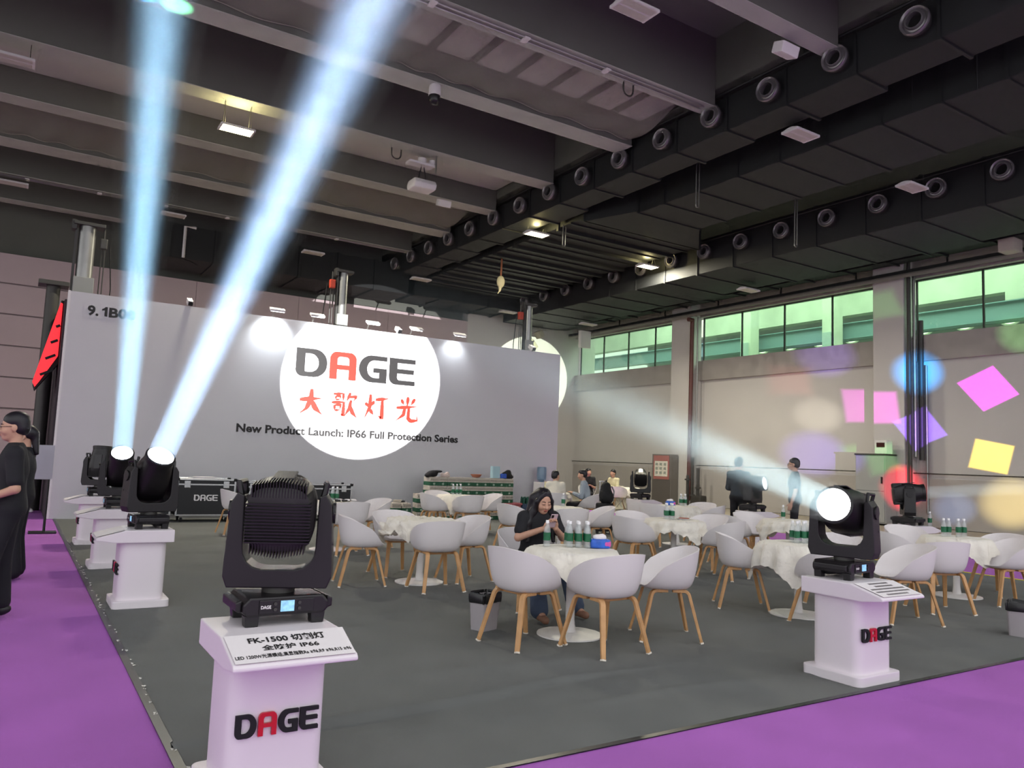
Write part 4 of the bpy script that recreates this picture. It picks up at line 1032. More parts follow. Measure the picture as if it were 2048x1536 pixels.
# ------------------------------------------------------------------ tables, cloths, bottles
def table_proto():
    t = thing('round_table', 'x', 'table')
    MB().lathe([(.02, 0), (.29, 0), (.29, .012), (.06, .03), (.055, .03)], 36).obj('base_disc', M_tablewhite, t, smooth=True)
    MB().lathe([(.055, .02), (.04, .12), (.04, .70), (.12, .715)], 20).obj('column', M_tablewhite, t, smooth=True)
    MB().lathe([(.02, .712), (.385, .712), (.39, .72), (.39, .735), (.38, .74), (.02, .74)], 40).obj('top', M_tablewhite, t, smooth=True)
    return t
TB0 = table_proto(); _tf = [True]
def cloth(seed, rot, half, rough, dx=0.0, dy=0.0, R=.392):
    rg = np.random.default_rng(seed); NA, NR = 120, 22; vs = []; fs = []
    ph = rg.random(6) * 6.28; nfold = 11 + int(rg.integers(0, 4))
    for j in range(NR + 1):
        u = j / NR
        for i in range(NA):
            a = 2 * PI * i / NA
            ca, sa = math.cos(a), math.sin(a)
            b = a - rot; d = half / max(abs(math.cos(b)), abs(math.sin(b)))
            d = min(d, half * 1.34) + dx * ca + dy * sa + .008 * math.sin(a * 40)
            s = u * d                                             # distance along the cloth
            wob = rough * (math.sin(5 * s * 9 + ph[0] + 3 * a) * .5 + math.sin(23 * a + ph[1] + s * 20) * .5)
            if s <= R - .01: r, z = s, .744 + .002 * math.sin(9 * a + s * 30) + abs(wob) * .25
            else:
                h = s - (R - .01); k = min(1, h / .05)
                fold = (.5 + .5 * math.sin(nfold * a + ph[2] + .6 * math.sin(3 * a + ph[3]))) * .055 * min(1, h / .12)
                r = R + .006 + .012 * k + fold + .12 * h + wob * .5 * k; z = .744 - .008 * k - h * (.93 - rough * 2.4) + wob * .6 * k
            vs.append((r * ca, r * sa, z))
    for j in range(NR):
        for i in range(NA):
            k = j * NA + i; k2 = j * NA + (i + 1) % NA; fs.append((k, k2, k2 + NA, k + NA))
    return MB().add(vs, fs).mesh('lace_tablecloth', smooth='all')
TABLES = [
 (4.25, 5.60, 'woman with the phone', 1, .3, .53, .0, 0, 0), (4.25, 8.62, 'rucked-up cloth', 2, .2, .50, .10, -.12, .03), (4.28, 11.95, 'bottles beside the front stage light', 3, .6, .55, .01, 0, 0),
 (7.80, 14.25, 'stacked cartons', 4, .1, .58, .01, 0, 0), (7.95, 10.85, 'chairs behind the seated woman', 5, .4, .55, .01, 0, 0), (8.10, 8.28, 'bottles and snacks', 6, .75, .56, .045, 0, 0),
 (11.1, 11.25, 'blue tissue box', 7, .3, .55, .02, 0, 0), (10.25, 7.98, 'single bottle', 8, .5, .55, .03, 0, 0), (7.12, 5.42, 'lace cloth corner beside the right stage light', 9, -.2, .62, .01, 0, 0),
 (10.32, 5.46, 'rightmost bottles', 10, .4, .55, .01, 0, 0), (11.5, 16.0, 'two men in light shirts', 11, .2, .55, .03, 0, 0), (17.6, 20.2, 'man in the cream shirt', 12, .5, .6, .01, 0, 0)]
TL = ['round white table at which the woman with the phone sits', 'round white table with a rucked-up cloth, left of the woman', 'round white table with bottles right behind the front stage light', 'round white table in front of the stacked cartons', 'round white table hidden behind the seated woman', 'round white table with bottles and snacks, mid right',
      'round white table with the blue tissue box, far right of centre', 'round white table holding a single bottle', 'round white table left of the right stage light', 'rightmost round white table with four bottles', 'round white table between the two men in light shirts', 'round white table by the far wall beside the man in the cream shirt']
CL = ['white lace cloth on the table where the woman sits', 'rucked-up white lace cloth slipping off its table', 'white lace cloth on the table behind the front stage light', 'white lace cloth on the table before the cartons', 'white lace cloth on the table behind the seated woman', 'crumpled white lace cloth under bottles and snacks',
      'white lace cloth under the blue tissue box', 'white lace cloth under the single bottle', 'white lace cloth with a long hanging corner beside the right stage light', 'white lace cloth on the rightmost table', 'white lace cloth between the two men in light shirts', 'white cloth on the far table by the wall']
for i, (x, y, _, seed, rot, half, rough, dx, dy) in enumerate(TABLES):
    o = TB0 if _tf[0] else copy_tree(TB0); _tf[0] = False
    o.location = (x, y, 0); o['label'] = TL[i]; o['group'] = 'round white bistro tables'
    tag(mobj('lace_tablecloth', cloth(seed, rot, half, rough, dx, dy), M_cloth, None, (x, y, 0)), CL[i], 'tablecloth', 'white lace tablecloths')
ORD = ['leftmost', 'second from left', 'third from left', 'fourth from left', 'fifth from left', 'sixth from left', 'seventh from left', 'eighth from left', 'ninth from left', 'rightmost']
def bottle_proto():
    t = thing('water_bottle', 'x', 'bottle')
    MB().lathe([(.012, 0), (.029, .002), (.032, .012), (.031, .05), (.032, .055), (.032, .13), (.030, .14), (.027, .165), (.016, .195), (.0135, .2), (.0135, .212)], 16).obj('body', M_bottle, t, smooth=True)
    MB().lathe([(.0327, .055), (.0327, .125)], 16, cap=False).obj('label_band', M_label, t, smooth=True)
    MB().lathe([(.0155, .206), (.0155, .23), (.014, .232)], 12).obj('cap', M_cap, t, smooth=True)
    return t
BO0 = bottle_proto(); _bf = [True]
def bottle(x, y, z, label, group='green-labelled water bottles', rx=0.0):
    o = BO0 if _bf[0] else copy_tree(BO0); _bf[0] = False
    o.location = (x, y, z); o.rotation_euler = (rx, 0, random.random() * 6); o['label'] = label; o['group'] = group
ZB = .747
bottle(4.10, 5.78, ZB, 'lone water bottle in front of the woman\'s phone')
for _i, q in enumerate(sorted(((4.28, 5.68), (4.35, 5.64), (4.42, 5.60), (4.31, 5.75), (4.39, 5.71), (4.46, 5.67)), key=lambda q: q[0] * .845 - q[1] * .535)): bottle(q[0], q[1], ZB, ORD[_i] + ' water bottle in the cluster of six on the woman\'s table', 'bottles clustered on the woman\'s table')
for _i, q in enumerate(sorted(((4.22, 11.95), (4.29, 11.92), (4.36, 11.9), (4.25, 12.02), (4.33, 12.0)), key=lambda q: q[0] * .845 - q[1] * .535)): bottle(q[0], q[1], ZB, ORD[_i] + ' water bottle in the cluster on the table behind the front stage light', 'bottles behind the front stage light')
for _i, q in enumerate(sorted(((7.62, 14.1), (7.69, 14.07), (7.76, 14.04)), key=lambda q: q[0] * .845 - q[1] * .535)): bottle(q[0], q[1], ZB, ORD[_i] + ' water bottle in the row of three before the cartons', 'bottles before the cartons')
for _i, q in enumerate(sorted(((7.98, 8.3), (8.05, 8.26), (8.02, 8.36), (8.09, 8.33)), key=lambda q: q[0] * .845 - q[1] * .535)): bottle(q[0], q[1], ZB, ORD[_i] + ' water bottle in the group on the snack table', 'bottles on the snack table')
for _i, q in enumerate(sorted(((11.15, 11.2), (11.23, 11.17), (11.2, 11.27), (11.28, 11.24)), key=lambda q: q[0] * .845 - q[1] * .535)): bottle(q[0], q[1], ZB, ORD[_i] + ' water bottle next to the blue tissue box on the far table', 'bottles by the blue tissue box')
bottle(10.12, 7.98, ZB, 'lone water bottle on the lace table before the standing men')
for _i, q in enumerate(sorted(((7.10, 5.42), (7.17, 5.39), (7.24, 5.36), (7.31, 5.34), (7.13, 5.5), (7.2, 5.47), (7.27, 5.44)), key=lambda q: q[0] * .845 - q[1] * .535)): bottle(q[0], q[1], ZB, ORD[_i] + ' water bottle in the cluster left of the right stage light', 'bottles left of the right stage light')
for _i, q in enumerate(sorted(((10.2, 5.55), (10.28, 5.53), (10.4, 5.47), (10.48, 5.44)), key=lambda q: q[0] * .845 - q[1] * .535)): bottle(q[0], q[1], ZB, ORD[_i] + ' water bottle on the rightmost table', 'bottles on the rightmost table')
bottle(12.55, 7.05, .715, 'lone water bottle on the far right pedestal beside its light')
bottle(8.05, 10.9, ZB, 'water bottle on the table right behind the seated woman')
for _i, q in enumerate(sorted(((11.4, 15.8), (11.5, 15.86)), key=lambda q: q[0] * .845 - q[1] * .535)): bottle(q[0], q[1], ZB, ORD[_i] + ' water bottle on the table between the men in light shirts', 'bottles between the men')
# tissue boxes and snacks
def tissue(label, x, y, rz):
    t = thing('tissue_pack', label, 'tissue pack', (x, y, ZB), rz)
    MB().box((0, 0, .04), (.18, .1, .08)).obj('pack', mat('tissue_blue', '#2f63c9', .4, noise=.35, nscale=14), t, .02, 3, smooth=True)
    MB().box((.06, 0, .04), (.07, .102, .06)).obj('pink_print', mat('tissue_pink', '#d558b0', .4), t, .02, 3)
    mobj('tissue', sdf_mesh('tissue', [ell((0, 0, .09), (.06, .03, .03), k=.02), ell((.02, .0, .105), (.03, .02, .02), k=.02), ell((-.04, .01, .095), (.03, .025, .02), k=.02)], .008), M_paper, t)
tissue('blue and pink tissue pack on the woman\'s table', 4.53, 5.56, -.5); tissue('blue tissue pack on the far table right of centre', 11.0, 11.35, -.5)
t = thing('snack_plate', 'plate of reddish snacks on the table mid right', 'plate', (8.22, 8.2, ZB)); MB().lathe([(.02, 0), (.09, .004), (.11, .02)], 20).obj('plate', M_white, t, smooth=True)
for k in range(8): a = k * .8; MB().box((.05 * math.cos(a), .05 * math.sin(a), .02), (.05, .025, .02), rz=a).obj('snack', mat('snack_red', '#a6503c', .6), t, .006)
t = thing('crumpled_wrap', 'crumpled black and white wrapping on the table behind the front stage light', 'wrapping', (4.48, 11.85, ZB))
for k in range(6): MB().box((.05 * k - .12, .04 * math.sin(k * 2), .02 + .01 * (k % 2)), (.08, .06, .03), rz=k).obj('sheet', M_white if k % 2 else M_black, t, .01)

# ------------------------------------------------------------------ bins, bucket, suitcase
def bin_(label, x, y, h, w):
    t = thing('waste_bin', label, 'bin', (x, y, 0), .3)
    rg = [[(sx * s, sy * s * .8, z) for sx, sy in rr(-1, -1, 1, 1, [.3] * 4, 4)] for z, s in ((0, w * .42), (h, w * .5), (h, w * .47), (.02, w * .39))]
    MB().rings(rg).obj('body', mat('bin_grey', '#a9a3a6', .5), t, smooth=True)
    rg = []
    for z, s in ((h - .06, w * .51), (h + .01, w * .53), (h + .025, w * .49), (h - .05, w * .43), (h - .1, w * .3)):
        rg.append([(px * s + .004 * math.sin(k * 2.3), py * s * .8 + .004 * math.cos(k * 3.1), z + .006 * math.sin(k * 1.9)) for k, (px, py) in enumerate(rr(-1, -1, 1, 1, [.3] * 4, 6))])
    MB().rings(rg).obj('bag', mat('bin_bag', '#141416', .25), t, smooth=True)
bin_('grey waste bin with a black bag left of the woman\'s table', 3.66, 6.08, .30, .24)
bin_('grey waste bin with a black bag at the right picture edge', 8.42, 3.86, .30, .24)
t = thing('storage_tub', 'pink plastic tub with a lid beside the stacked cartons', 'tub', (10.85, 17.2, 0)); M_tub = mat('tub_pink', '#d08285', .5)
MB().rings([[(sx * s, sy * s, z) for sx, sy in ((-1, -1), (1, -1), (1, 1), (-1, 1))] for z, s in ((0, .24), (.36, .3))]).obj('tub', M_tub, t, .03); MB().b2(-.32, .32, -.32, .32, .36, .42).obj('lid', mat('tub_lid', '#c46a72', .5), t, .02)
t = thing('suitcase', 'tall black suitcase standing by the men\'s table', 'suitcase', (10.98, 13.35, 0), .5)
MB().b2(-.21, .21, -.13, .13, .05, .66).obj('shell', M_blackmat, t, .04, 3)
for s in (-1, 1):
    for q in (-1, 1): MB().lathe([(.03, -.015), (.03, .015)], 12, c=(s * .17, q * .09, .03), m=Matrix.Rotation(PI / 2, 3, 'Y')).obj('wheel', M_black, t)
    MB().tube([(s * .1, .08, .66), (s * .1, .08, 1.12)], .012, 6).obj('handle_rod', M_alu, t)
MB().tube([(-.11, .08, 1.12), (.11, .08, 1.12)], .018, 6).obj('grip', M_white, t)
t = thing('backpack', 'black backpack resting on top of the suitcase', 'backpack', (10.98, 13.32, .66), .5)
mobj('bag', sdf_mesh('bag', [ell((0, 0, .16), (.22, .13, .2), k=.05), ell((.0, 0, .34), (.15, .1, .12), k=.05), ell((.0, -.1, .12), (.15, .07, .12), k=.04)], .016), M_blackmat, t)
MB().tube([(.14, -.08, .36), (.24, -.1, .25), (.22, -.08, .04)], .016, 6).obj('strap', mat('strap_grey', '#8c8c90', .7), t); MB().tube([(-.04, 0, .44), (0, 0, .49), (.04, 0, .44)], .012, 6).obj('top_loop', M_black, t)
# water dispenser behind the seated men
t = thing('water_dispenser', 'water dispenser with a blue bottle against the booth wall', 'water dispenser', (12.2, 17.55, 0))
MB().b2(-.16, .16, -.16, .16, 0, .95).obj('body', M_white, t, .02); MB().lathe([(.05, .95), (.13, 1.02), (.135, 1.3), (.12, 1.36)], 20).obj('bottle', mat('dispenser_blue', '#7089a0', .15), t, smooth=True); MB().b2(-.08, .08, -.17, -.16, .6, .8).obj('tap_panel', M_steel_d, t)
for i, x in enumerate((11.35, 11.75)):
    t = thing('bottle_pack', ['dark green bottle pack behind the pink tub', 'dark green bottle pack left of the man in the white shirt'][i], 'bottle pack', (x, 17.0, .0)); MB().b2(-.17, .17, -.12, .12, 0, .40).obj('crate', mat('crate_blue', '#4a5f7c', .5), t, .01)
    for k in range(6): MB().lathe([(.035, .4), (.035, .52), (.015, .58)], 10, c=(-.1 + .1 * (k % 3), -.05 + .1 * (k // 3), 0)).obj('bottle', mat('bottle_dark', '#1d5a48', .3), t)

# ------------------------------------------------------------------ cartons of water
M_carton = mat('carton_white', '#bdb5a9', .75, noise=.22, nscale=26); M_cgreen = mat('carton_green', '#1c5338', .6, noise=.12, nscale=30)
def carton_proto():
    t = thing('water_carton', 'x', 'carton')
    MB().b2(-.118, .118, -.17, .17, .09, .205).obj('box', M_carton, t, .004, 1)
    MB().b2(-.119, .119, -.171, .171, 0, .092).obj('green_band', M_cgreen, t, .004, 1)
    mk = MB()
    for k in range(5): mk.b2(-.095 + .042 * k, -.07 + .042 * k, -.1735, -.1715, .125, .165)
    mk.obj('print_row', mat('print_brown', '#8a8176', .8), t)
    MB().b2(-.03, .03, -.174, -.1715, .03, .06).obj('mark', mat('mark_pale', '#9db8a5', .8), t)
    MB().b2(-.002, .002, -.1745, -.171, 0, .21).obj('tape_seam', mat('seam_pale', '#cfc8ba', .6), t)
    return t
CA0 = carton_proto(); _kf = [True]
def carton(x, y, z, label, group, rz=0.0):
    o = CA0 if _kf[0] else copy_tree(CA0); _kf[0] = False
    o.location = (x, y, z); o.rotation_euler = (0, 0, rz); o['label'] = label; o['group'] = group
for r in range(5):
    for k in range(10):
        carton(8.62 + .24 * k + .008 * RNG.random(), 17.1 + .012 * RNG.random(), .206 * r, 'water carton in the ' + ['bottom', 'second', 'middle', 'fourth', 'top'][r] + ' row of the long stack, ' + ORD[k], 'cartons in the long stack', .02 * (RNG.random() - .5))
for r in range(2):
    for k in range(2): carton(7.52 + .26 * k, 16.8, .214 * r, ['lower', 'upper'][r] + ' ' + ['left', 'right'][k] + ' carton in the low stack left of the long one', 'cartons in the low left stack', .1)
for r in range(3): carton(8.22, 16.85, .214 * r, ['bottom', 'middle', 'top'][r] + ' carton in the single column beside the long stack', 'cartons in the single column', -.15)
ZC = .206 * 4 + .212
t = thing('black_cap', 'black cap lying on a dark jacket on top of the cartons', 'cap', (8.62, 17.05, ZC)); mobj('crown', sdf_mesh('crown', [ell((0, 0, .07), (.14, .12, .08)), ell((.12, -.05, .13), (.12, .08, .03)), ell((-.1, 0, .03), (.1, .1, .06))], .014), M_blackmat, t)
t = thing('paper_heap', 'heap of white and reddish wrappers on the cartons', 'wrappers', (8.98, 17.05, ZC)); mobj('heap', sdf_mesh('heap', [ell((0, 0, .03), (.12, .08, .06)), ell((.05, 0, .08), (.05, .05, .05)), ell((-.08, .02, .06), (.05, .05, .04))], .014), mat('wrap_pale', '#c9b8b2', .7, noise=.3, nscale=20), t)
t = thing('red_bowl', 'reddish bowl on top of the cartons', 'bowl', (9.85, 17.05, ZC)); MB().lathe([(.02, 0), (.09, .01), (.15, .08), (.145, .085), (.08, .03), (.02, .025)], 20).obj('bowl', mat('bowl_red', '#b0715c', .5), t, smooth=True)
tag(MB().b2(10.3, 10.52, 17.0, 17.12, ZC, ZC + .3).obj('blue_box', mat('box_iceblue', '#a8c9d2', .4), None, .008), 'pale blue upright box on top of the cartons', 'box')
t = thing('dark_bag', 'dark bag with a blue wrapper on the right end of the cartons', 'bag', (10.75, 17.05, ZC)); mobj('bag', sdf_mesh('bag', [ell((0, 0, .08), (.15, .1, .1)), ell((.05, 0, .16), (.08, .07, .06)), ell((.12, 0, .04), (.08, .08, .05))], .014), M_blackmat, t); MB().box((-.13, -.06, .06), (.16, .08, .12)).obj('wrapper', mat('wrapper_blue', '#2b55b8', .4), t, .02)
t = thing('box_top_scraps', 'torn open flap on the low stack of cartons', 'cardboard', (7.62, 16.8, .428)); MB().box((.0, 0, .03), (.2, .02, .06), m=Matrix.Rotation(.4, 3, 'X')).obj('flap', M_carton, t); MB().box((.12, .05, .02), (.16, .1, .04)).obj('dark_item', M_black, t, .01)

# ------------------------------------------------------------------ flight cases
def flight_case(label, x, y, w, h, d, logo_on):
    t = thing('flight_case', label, 'flight case', (x, y, 0), 0, 'black flight cases along the wall')
    z0 = .14
    MB().b2(-w / 2, w / 2, -d / 2, d / 2, z0, z0 + h).obj('body', mat('case_black', '#1b1c20', .55), t)
    lidz = z0 + h * .86
    for z in (z0, lidz, z0 + h):
        for s in (-1, 1): MB().b2(-w / 2 - .008, w / 2 + .008, s * d / 2 - .012, s * d / 2 + .012, z - .018, z + .018).obj('edge_rail', M_alu, t, .004, 1)
    for s in (-1, 1):
        for q in (-1, 1):
            MB().b2(s * w / 2 - .018, s * w / 2 + .018, q * d / 2 - .014, q * d / 2 + .014, z0, z0 + h).obj('corner_rail', M_alu, t, .004, 1)
            MB().lathe([(.055, -.018), (.055, .018)], 14, c=(s * (w / 2 - .12), q * (d / 2 - .1), .055), m=Matrix.Rotation(PI / 2, 3, 'Y')).obj('caster', M_blackmat, t)
            MB().b2(s * (w / 2 - .12) - .04, s * (w / 2 - .12) + .04, q * (d / 2 - .1) - .04, q * (d / 2 - .1) + .04, .09, z0).obj('caster_plate', M_steel, t)
            MB().box((s * w / 2, q * d / 2, z0 + h), (.07, .07, .06)).obj('ball_corner', M_blackmat, t, .02)
    for s in (-1, 1): MB().b2(s * w * .34 - .06, s * w * .34 + .06, -d / 2 - .02, -d / 2 - .004, lidz - .07, lidz + .07).obj('latch', M_alu, t, .008)
    if logo_on: logo(t, -.24, -d / 2 - .004, z0 + h * .40, .125, .002, [M_white] * 4, sx=.80)
    return t
flight_case('black flight case with a white logo behind the left pedestals', 3.42, 17.25, 1.12, .72, .6, True)
flight_case('black flight case half hidden behind the glaring left light', 2.2, 17.3, 1.1, .72, .6, False)
flight_case('black flight case behind the lone white chair', 4.72, 17.25, 1.12, .68, .6, False)
flight_case('black flight case furthest right, behind the front stage light', 6.0, 17.3, 1.12, .66, .6, False)
t = thing('framed_sign', 'small framed card standing on the flight case', 'sign', (2.5, 17.2, .86)); MB().box((0, 0, .2), (.34, .015, .4), m=Matrix.Rotation(-.12, 3, 'X')).obj('frame', M_white, t, .004); MB().box((-.01, -.012, .21), (.27, .006, .33), m=Matrix.Rotation(-.12, 3, 'X')).obj('card', mat('card_navy', '#35394c', .4), t)
tag(MB().b2(3.2, 3.6, 17.1, 17.35, .862, .91).obj('white_folder', M_paper, None, .006), 'white folder lying on the logo flight case', 'folder')
# ------------------------------------------------------------------ people
def frame_of(look, up=(0, 0, 1)):
    f = Vector(look).normalized(); r = f.cross(Vector(up)).normalized(); u = r.cross(f)
    return np.array([r, f, u]).T                      # columns: right, forward, up
def head_prims(c, R, s=1.0):
    c = np.array(c, float); L = lambda p: c + R @ (np.array(p) * s)
    P = [ell(L((0, -.012, .035)), np.array((.077, .096, .088)) * s, R, .02), ell(L((0, .022, -.03)), np.array((.063, .074, .085)) * s, R, .03),
         ell(L((0, .052, -.092)), np.array((.034, .034, .026)) * s, R, .03), rcone(L((0, .088, .008)), L((0, .112, -.034)), .008 * s, .0135 * s, .012)]
    for q in (-1, 1):
        P += [ell(L((q * .016, .098, -.038)), np.array((.010, .010, .009)) * s, R, .008), ell(L((q * .033, .103, .002)), np.array((.020, .017, .013)) * s, R, .012, True),
              ell(L((q * .032, .083, .003)), np.array((.016, .013, .012)) * s, R, .004), ell(L((q * .077, -.006, -.012)), np.array((.010, .022, .032)) * s, R, .008),
              ell(L((q * .04, .066, -.035)), np.array((.026, .024, .03)) * s, R, .02)]
    P += [ell(L((0, .094, -.060)), np.array((.021, .011, .0055)) * s, R, .006), ell(L((0, .092, -.071)), np.array((.018, .011, .0065)) * s, R, .006)]
    return P
def hand_prims(w, f, n, thumb, curl=.5, s=1.0):
    """wrist, finger direction, palm normal (where the fingers curl to), thumb side"""
    w = Vector(w); f = Vector(f).normalized(); n = (Vector(n) - f * Vector(n).dot(f)).normalized(); t = f.cross(n); t = t * (1 if t.dot(Vector(thumb)) > 0 else -1)
    R = np.array([t, f, n]).T
    P = [ell(w + f * .048 * s, np.array((.040, .052, .017)) * s, R, .012)]
    for k, (off, ln) in enumerate(((.029, .070), (.010, .080), (-.010, .074), (-.029, .058))):
        b = w + f * .088 * s + t * off * s; a = curl; d1 = (f * math.cos(a * .7) + n * math.sin(a * .7)); d2 = (f * math.cos(a * 1.7) + n * math.sin(a * 1.7))
        m = b + d1 * ln * .52 * s; e = m + d2 * ln * .55 * s
        P += [rcone(b - f * .015 * s, m, .0098 * s, .0088 * s, .004), rcone(m, e, .0088 * s, .0072 * s, .003)]
    b = w + f * .03 * s + t * .034 * s; m = b + (t * .75 + f * .6 + n * .3).normalized() * .038 * s; e = m + (f * .9 + n * .4 + t * .1).normalized() * .032 * s
    P += [rcone(b, m, .0125 * s, .010 * s, .006), rcone(m, e, .010 * s, .008 * s, .003)]
    return P
def person(label, loc, face, j, wear, skin=None, vox=.008, look=(0, 1, 0), hair='short', glasses=False, detail=True, scale=1.0, group='people in the booth'):
    t = thing('person', label, 'person', loc, math.radians(face - 90)); t.scale = (scale,) * 3
    skin = skin or M_skin; V = lambda k: Vector(j[k])
    H = frame_of(look); hc = V('head')
    B = head_prims(hc, H); B += [rcone(V('neck') - Vector((0, 0, .05)), hc + Vector(H @ np.array((0, -.02, -.06))), .055, .05, .02)]
    ch, pe = V('chest'), V('pelvis'); up = (ch - pe).normalized(); Tq = frame_of(Vector((0, 1, 0)) - up * up.y, up)
    mid = (ch + pe) / 2
    torso = lambda g: [ell(ch + up * .02, np.array((.172 + g, .10 + g, .17 + g)), Tq, .05), ell(mid, np.array((.145 + g, .095 + g, .16 + g)), Tq, .06), ell(pe, np.array((.165 + g, .115 + g, .12 + g)), Tq, .06)]
    B += torso(-.025)
    for s in 'LR':
        B += [rcone(V('sh' + s), V('el' + s), .046, .038, .02), rcone(V('el' + s), V('wr' + s), .038, .026, .012), rcone(V('neck') - Vector((0, 0, .04)), V('sh' + s), .05, .045, .03)]
        B += hand_prims(V('wr' + s), j.get('hf' + s, (V('wr' + s) - V('el' + s))), j.get('hn' + s, (0, 0, 1)), j.get('ht' + s, (1 if s == 'L' else -1, 0, 0)), j.get('curl', .5))
        B += [rcone(V('hip' + s), V('kn' + s), .068, .05, .03), rcone(V('kn' + s), V('an' + s), .05, .034, .02), rcone(V('an' + s), V('to' + s), .036, .03, .015)]
    mobj('body', sdf_mesh('body', B, vox), skin, t)
    W_ = []
    # shirt
    S = torso(.012) + [rcone(V('neck') - Vector((0, 0, .03)), ch, .075, .12, .04)]
    sl = wear.get('sleeve', .55)
    for s in 'LR':
        S += [rcone(V('neck') - Vector((0, 0, .055)), V('sh' + s), .055, .066, .04)]
        if sl <= 1: S += [rcone(V('sh' + s), V('sh' + s).lerp(V('el' + s), sl), .066, .064, .03)]
        else: S += [rcone(V('sh' + s), V('el' + s), .066, .056, .03), rcone(V('el' + s), V('el' + s).lerp(V('wr' + s), .88), .056, .04, .02)]
    mobj('shirt', sdf_mesh('shirt', S, vox * 1.2), wear['shirt'], t)
    T = [ell(pe - up * .02, np.array((.18, .13, .12)), Tq, .04)]; fl_ = wear.get('flare', 0)
    for s in 'LR':
        low = V('kn' + s).lerp(V('an' + s), wear.get('leg', .95))
        T += [rcone(V('hip' + s), V('kn' + s), .088, .068, .04), rcone(V('kn' + s), low, .066, .052 + fl_, .02)]
    mobj('trousers', sdf_mesh('trousers', T, vox * 1.3), wear['pants'], t)
    for s in 'LR':
        a, o = V('an' + s), V('to' + s)
        mobj('shoe', sdf_mesh('shoe', [rcone(a - Vector((0, 0, .025)), o, .043, .036, .02), rcone(a - (o - a).normalized() * .035 - Vector((0, 0, .03)), a - Vector((0, 0, .03)), .036, .04, .02)], .009), wear['shoe'], t)
    # hair
    c = np.array(hc); L = lambda p: c + H @ np.array(p)
    if hair == 'long':
        Hp = [ell(L((0, -.022, .045)), (.087, .104, .09), H, .02)]
        for q in (-1, 1):
            Hp += [rcone(L((q * .02, .05, .108)), L((q * .080, .035, .01)), .016, .02, .02), rcone(L((q * .080, .03, .01)), L((q * .095, .01, -.12)), .024, .036, .02),
                   rcone(L((q * .095, .01, -.12)), np.array(ch) + np.array((q * .135, .06, .05)), .042, .04, .03), rcone(np.array(ch) + np.array((q * .135, .06, .05)), np.array(ch) + np.array((q * .145, .08, -.13)), .04, .02, .03),
                   rcone(L((q * .05, -.07, 0)), np.array(ch) + np.array((q * .06, -.11, .0)), .07, .05, .04)]
        Hp += [ell(L((0, .105, -.035)), (.069, .078, .12), H, .012, True)]
    elif hair == 'tail':
        Hp = [ell(L((0, -.022, .042)), (.088, .104, .09), H, .02), ell(L((0, .1, -.03)), (.08, .075, .095), H, .015, True), rcone(L((0, -.1, .03)), L((0, -.13, -.18)), .045, .03, .03)]
    elif hair == 'cap':
        Hp = [ell(L((0, -.02, .055)), (.09, .106, .08), H, .02), ell(L((0, -.05, -.0)), (.084, .08, .08), H, .02), ell(L((0, .1, -.03)), (.08, .085, .085), H, .015, True)]
    else:
        Hp = [ell(L((0, -.02, .052)), (.086, .103, .085), H, .02), ell(L((0, -.05, .0)), (.08, .075, .085), H, .02), ell(L((0, .105, -.02)), (.09, .085, .072), H, .012, True), ell(L((0, .02, -.11)), (.12, .12, .06), H, .012, True)]
    mobj('hair', sdf_mesh('hair', Hp, vox), M_hair, t)
    if detail:
        for q in (-1, 1):
            MB().tube([L((q * .014, .094, .022)), L((q * .032, .092, .028)), L((q * .05, .082, .024))], .0032, 5).obj('eyebrow', M_hair, t)
            MB().tube([L((q * .019, .0945, .0)), L((q * .032, .0965, -.002)), L((q * .046, .088, .001))], .0026, 5).obj('eyelid', M_hair, t)
        mobj('lips', sdf_mesh('lips', [ell(L((0, .098, -.061)), (.020, .009, .005), H, .004), ell(L((0, .096, -.070)), (.016, .009, .006), H, .004)], .003), mat('lips', '#a8584f', .5), t)
    if glasses:
        for q in (-1, 1):
            MB().tube([L((q * .034 + .022 * math.cos(a), .108, .0 + .016 * math.sin(a))) for a in np.linspace(0, 2 * PI, 14)], .002, 5).obj('glasses_rim', M_steel_d, t)
            MB().tube([L((q * .055, .106, .004)), L((q * .08, .0, .004))], .002, 5).obj('glasses_arm', M_steel_d, t)
    return t
def sit(h=1.24, lean=0.0):
    d = dict(pelvis=(0, -.02, .52), chest=(0, .02 + lean * .35, .83), neck=(0, .03 + lean * .6, 1.0 + (h - 1.24) * .6), head=(0, .06 + lean * .75, h - .122))
    for s, q in (('L', -1), ('R', 1)):
        d.update({'sh' + s: (q * .165, .02 + lean * .5, .94 + (h - 1.24) * .6), 'el' + s: (q * .215, .10 + lean * .4, .70), 'wr' + s: (q * .1, .32 + lean * .3, .78), 'hip' + s: (q * .085, .03, .51), 'kn' + s: (q * .11, .43, .50), 'an' + s: (q * .11, .42, .09), 'to' + s: (q * .12, .57, .045)})
        d['hn' + s] = (0, 0, -1); d['ht' + s] = (-q, 0, 0)
    return d
def stand(h=1.75):
    k = h / 1.75
    d = dict(pelvis=(0, 0, .96 * k), chest=(0, .01, 1.27 * k), neck=(0, .0, 1.47 * k), head=(0, .03, h - .122))
    for s, q in (('L', -1), ('R', 1)):
        d.update({'sh' + s: (q * .175, 0, 1.40 * k), 'el' + s: (q * .225, -.02, 1.12 * k), 'wr' + s: (q * .22, .06, .87 * k), 'hip' + s: (q * .085, 0, .93 * k), 'kn' + s: (q * .10, .02, .50 * k), 'an' + s: (q * .11, -.01, .085), 'to' + s: (q * .13, .15, .04)})
        d['hn' + s] = (-q, 0, 0); d['ht' + s] = (0, 1, 0)
    return d
M_sh_black = mat('shirt_black', '#1a1a1f', .85); M_jeans = mat('jeans', '#3f4b60', .85, noise=.2, nscale=12); M_pants_black = mat('trousers_black', '#15151b', .85)
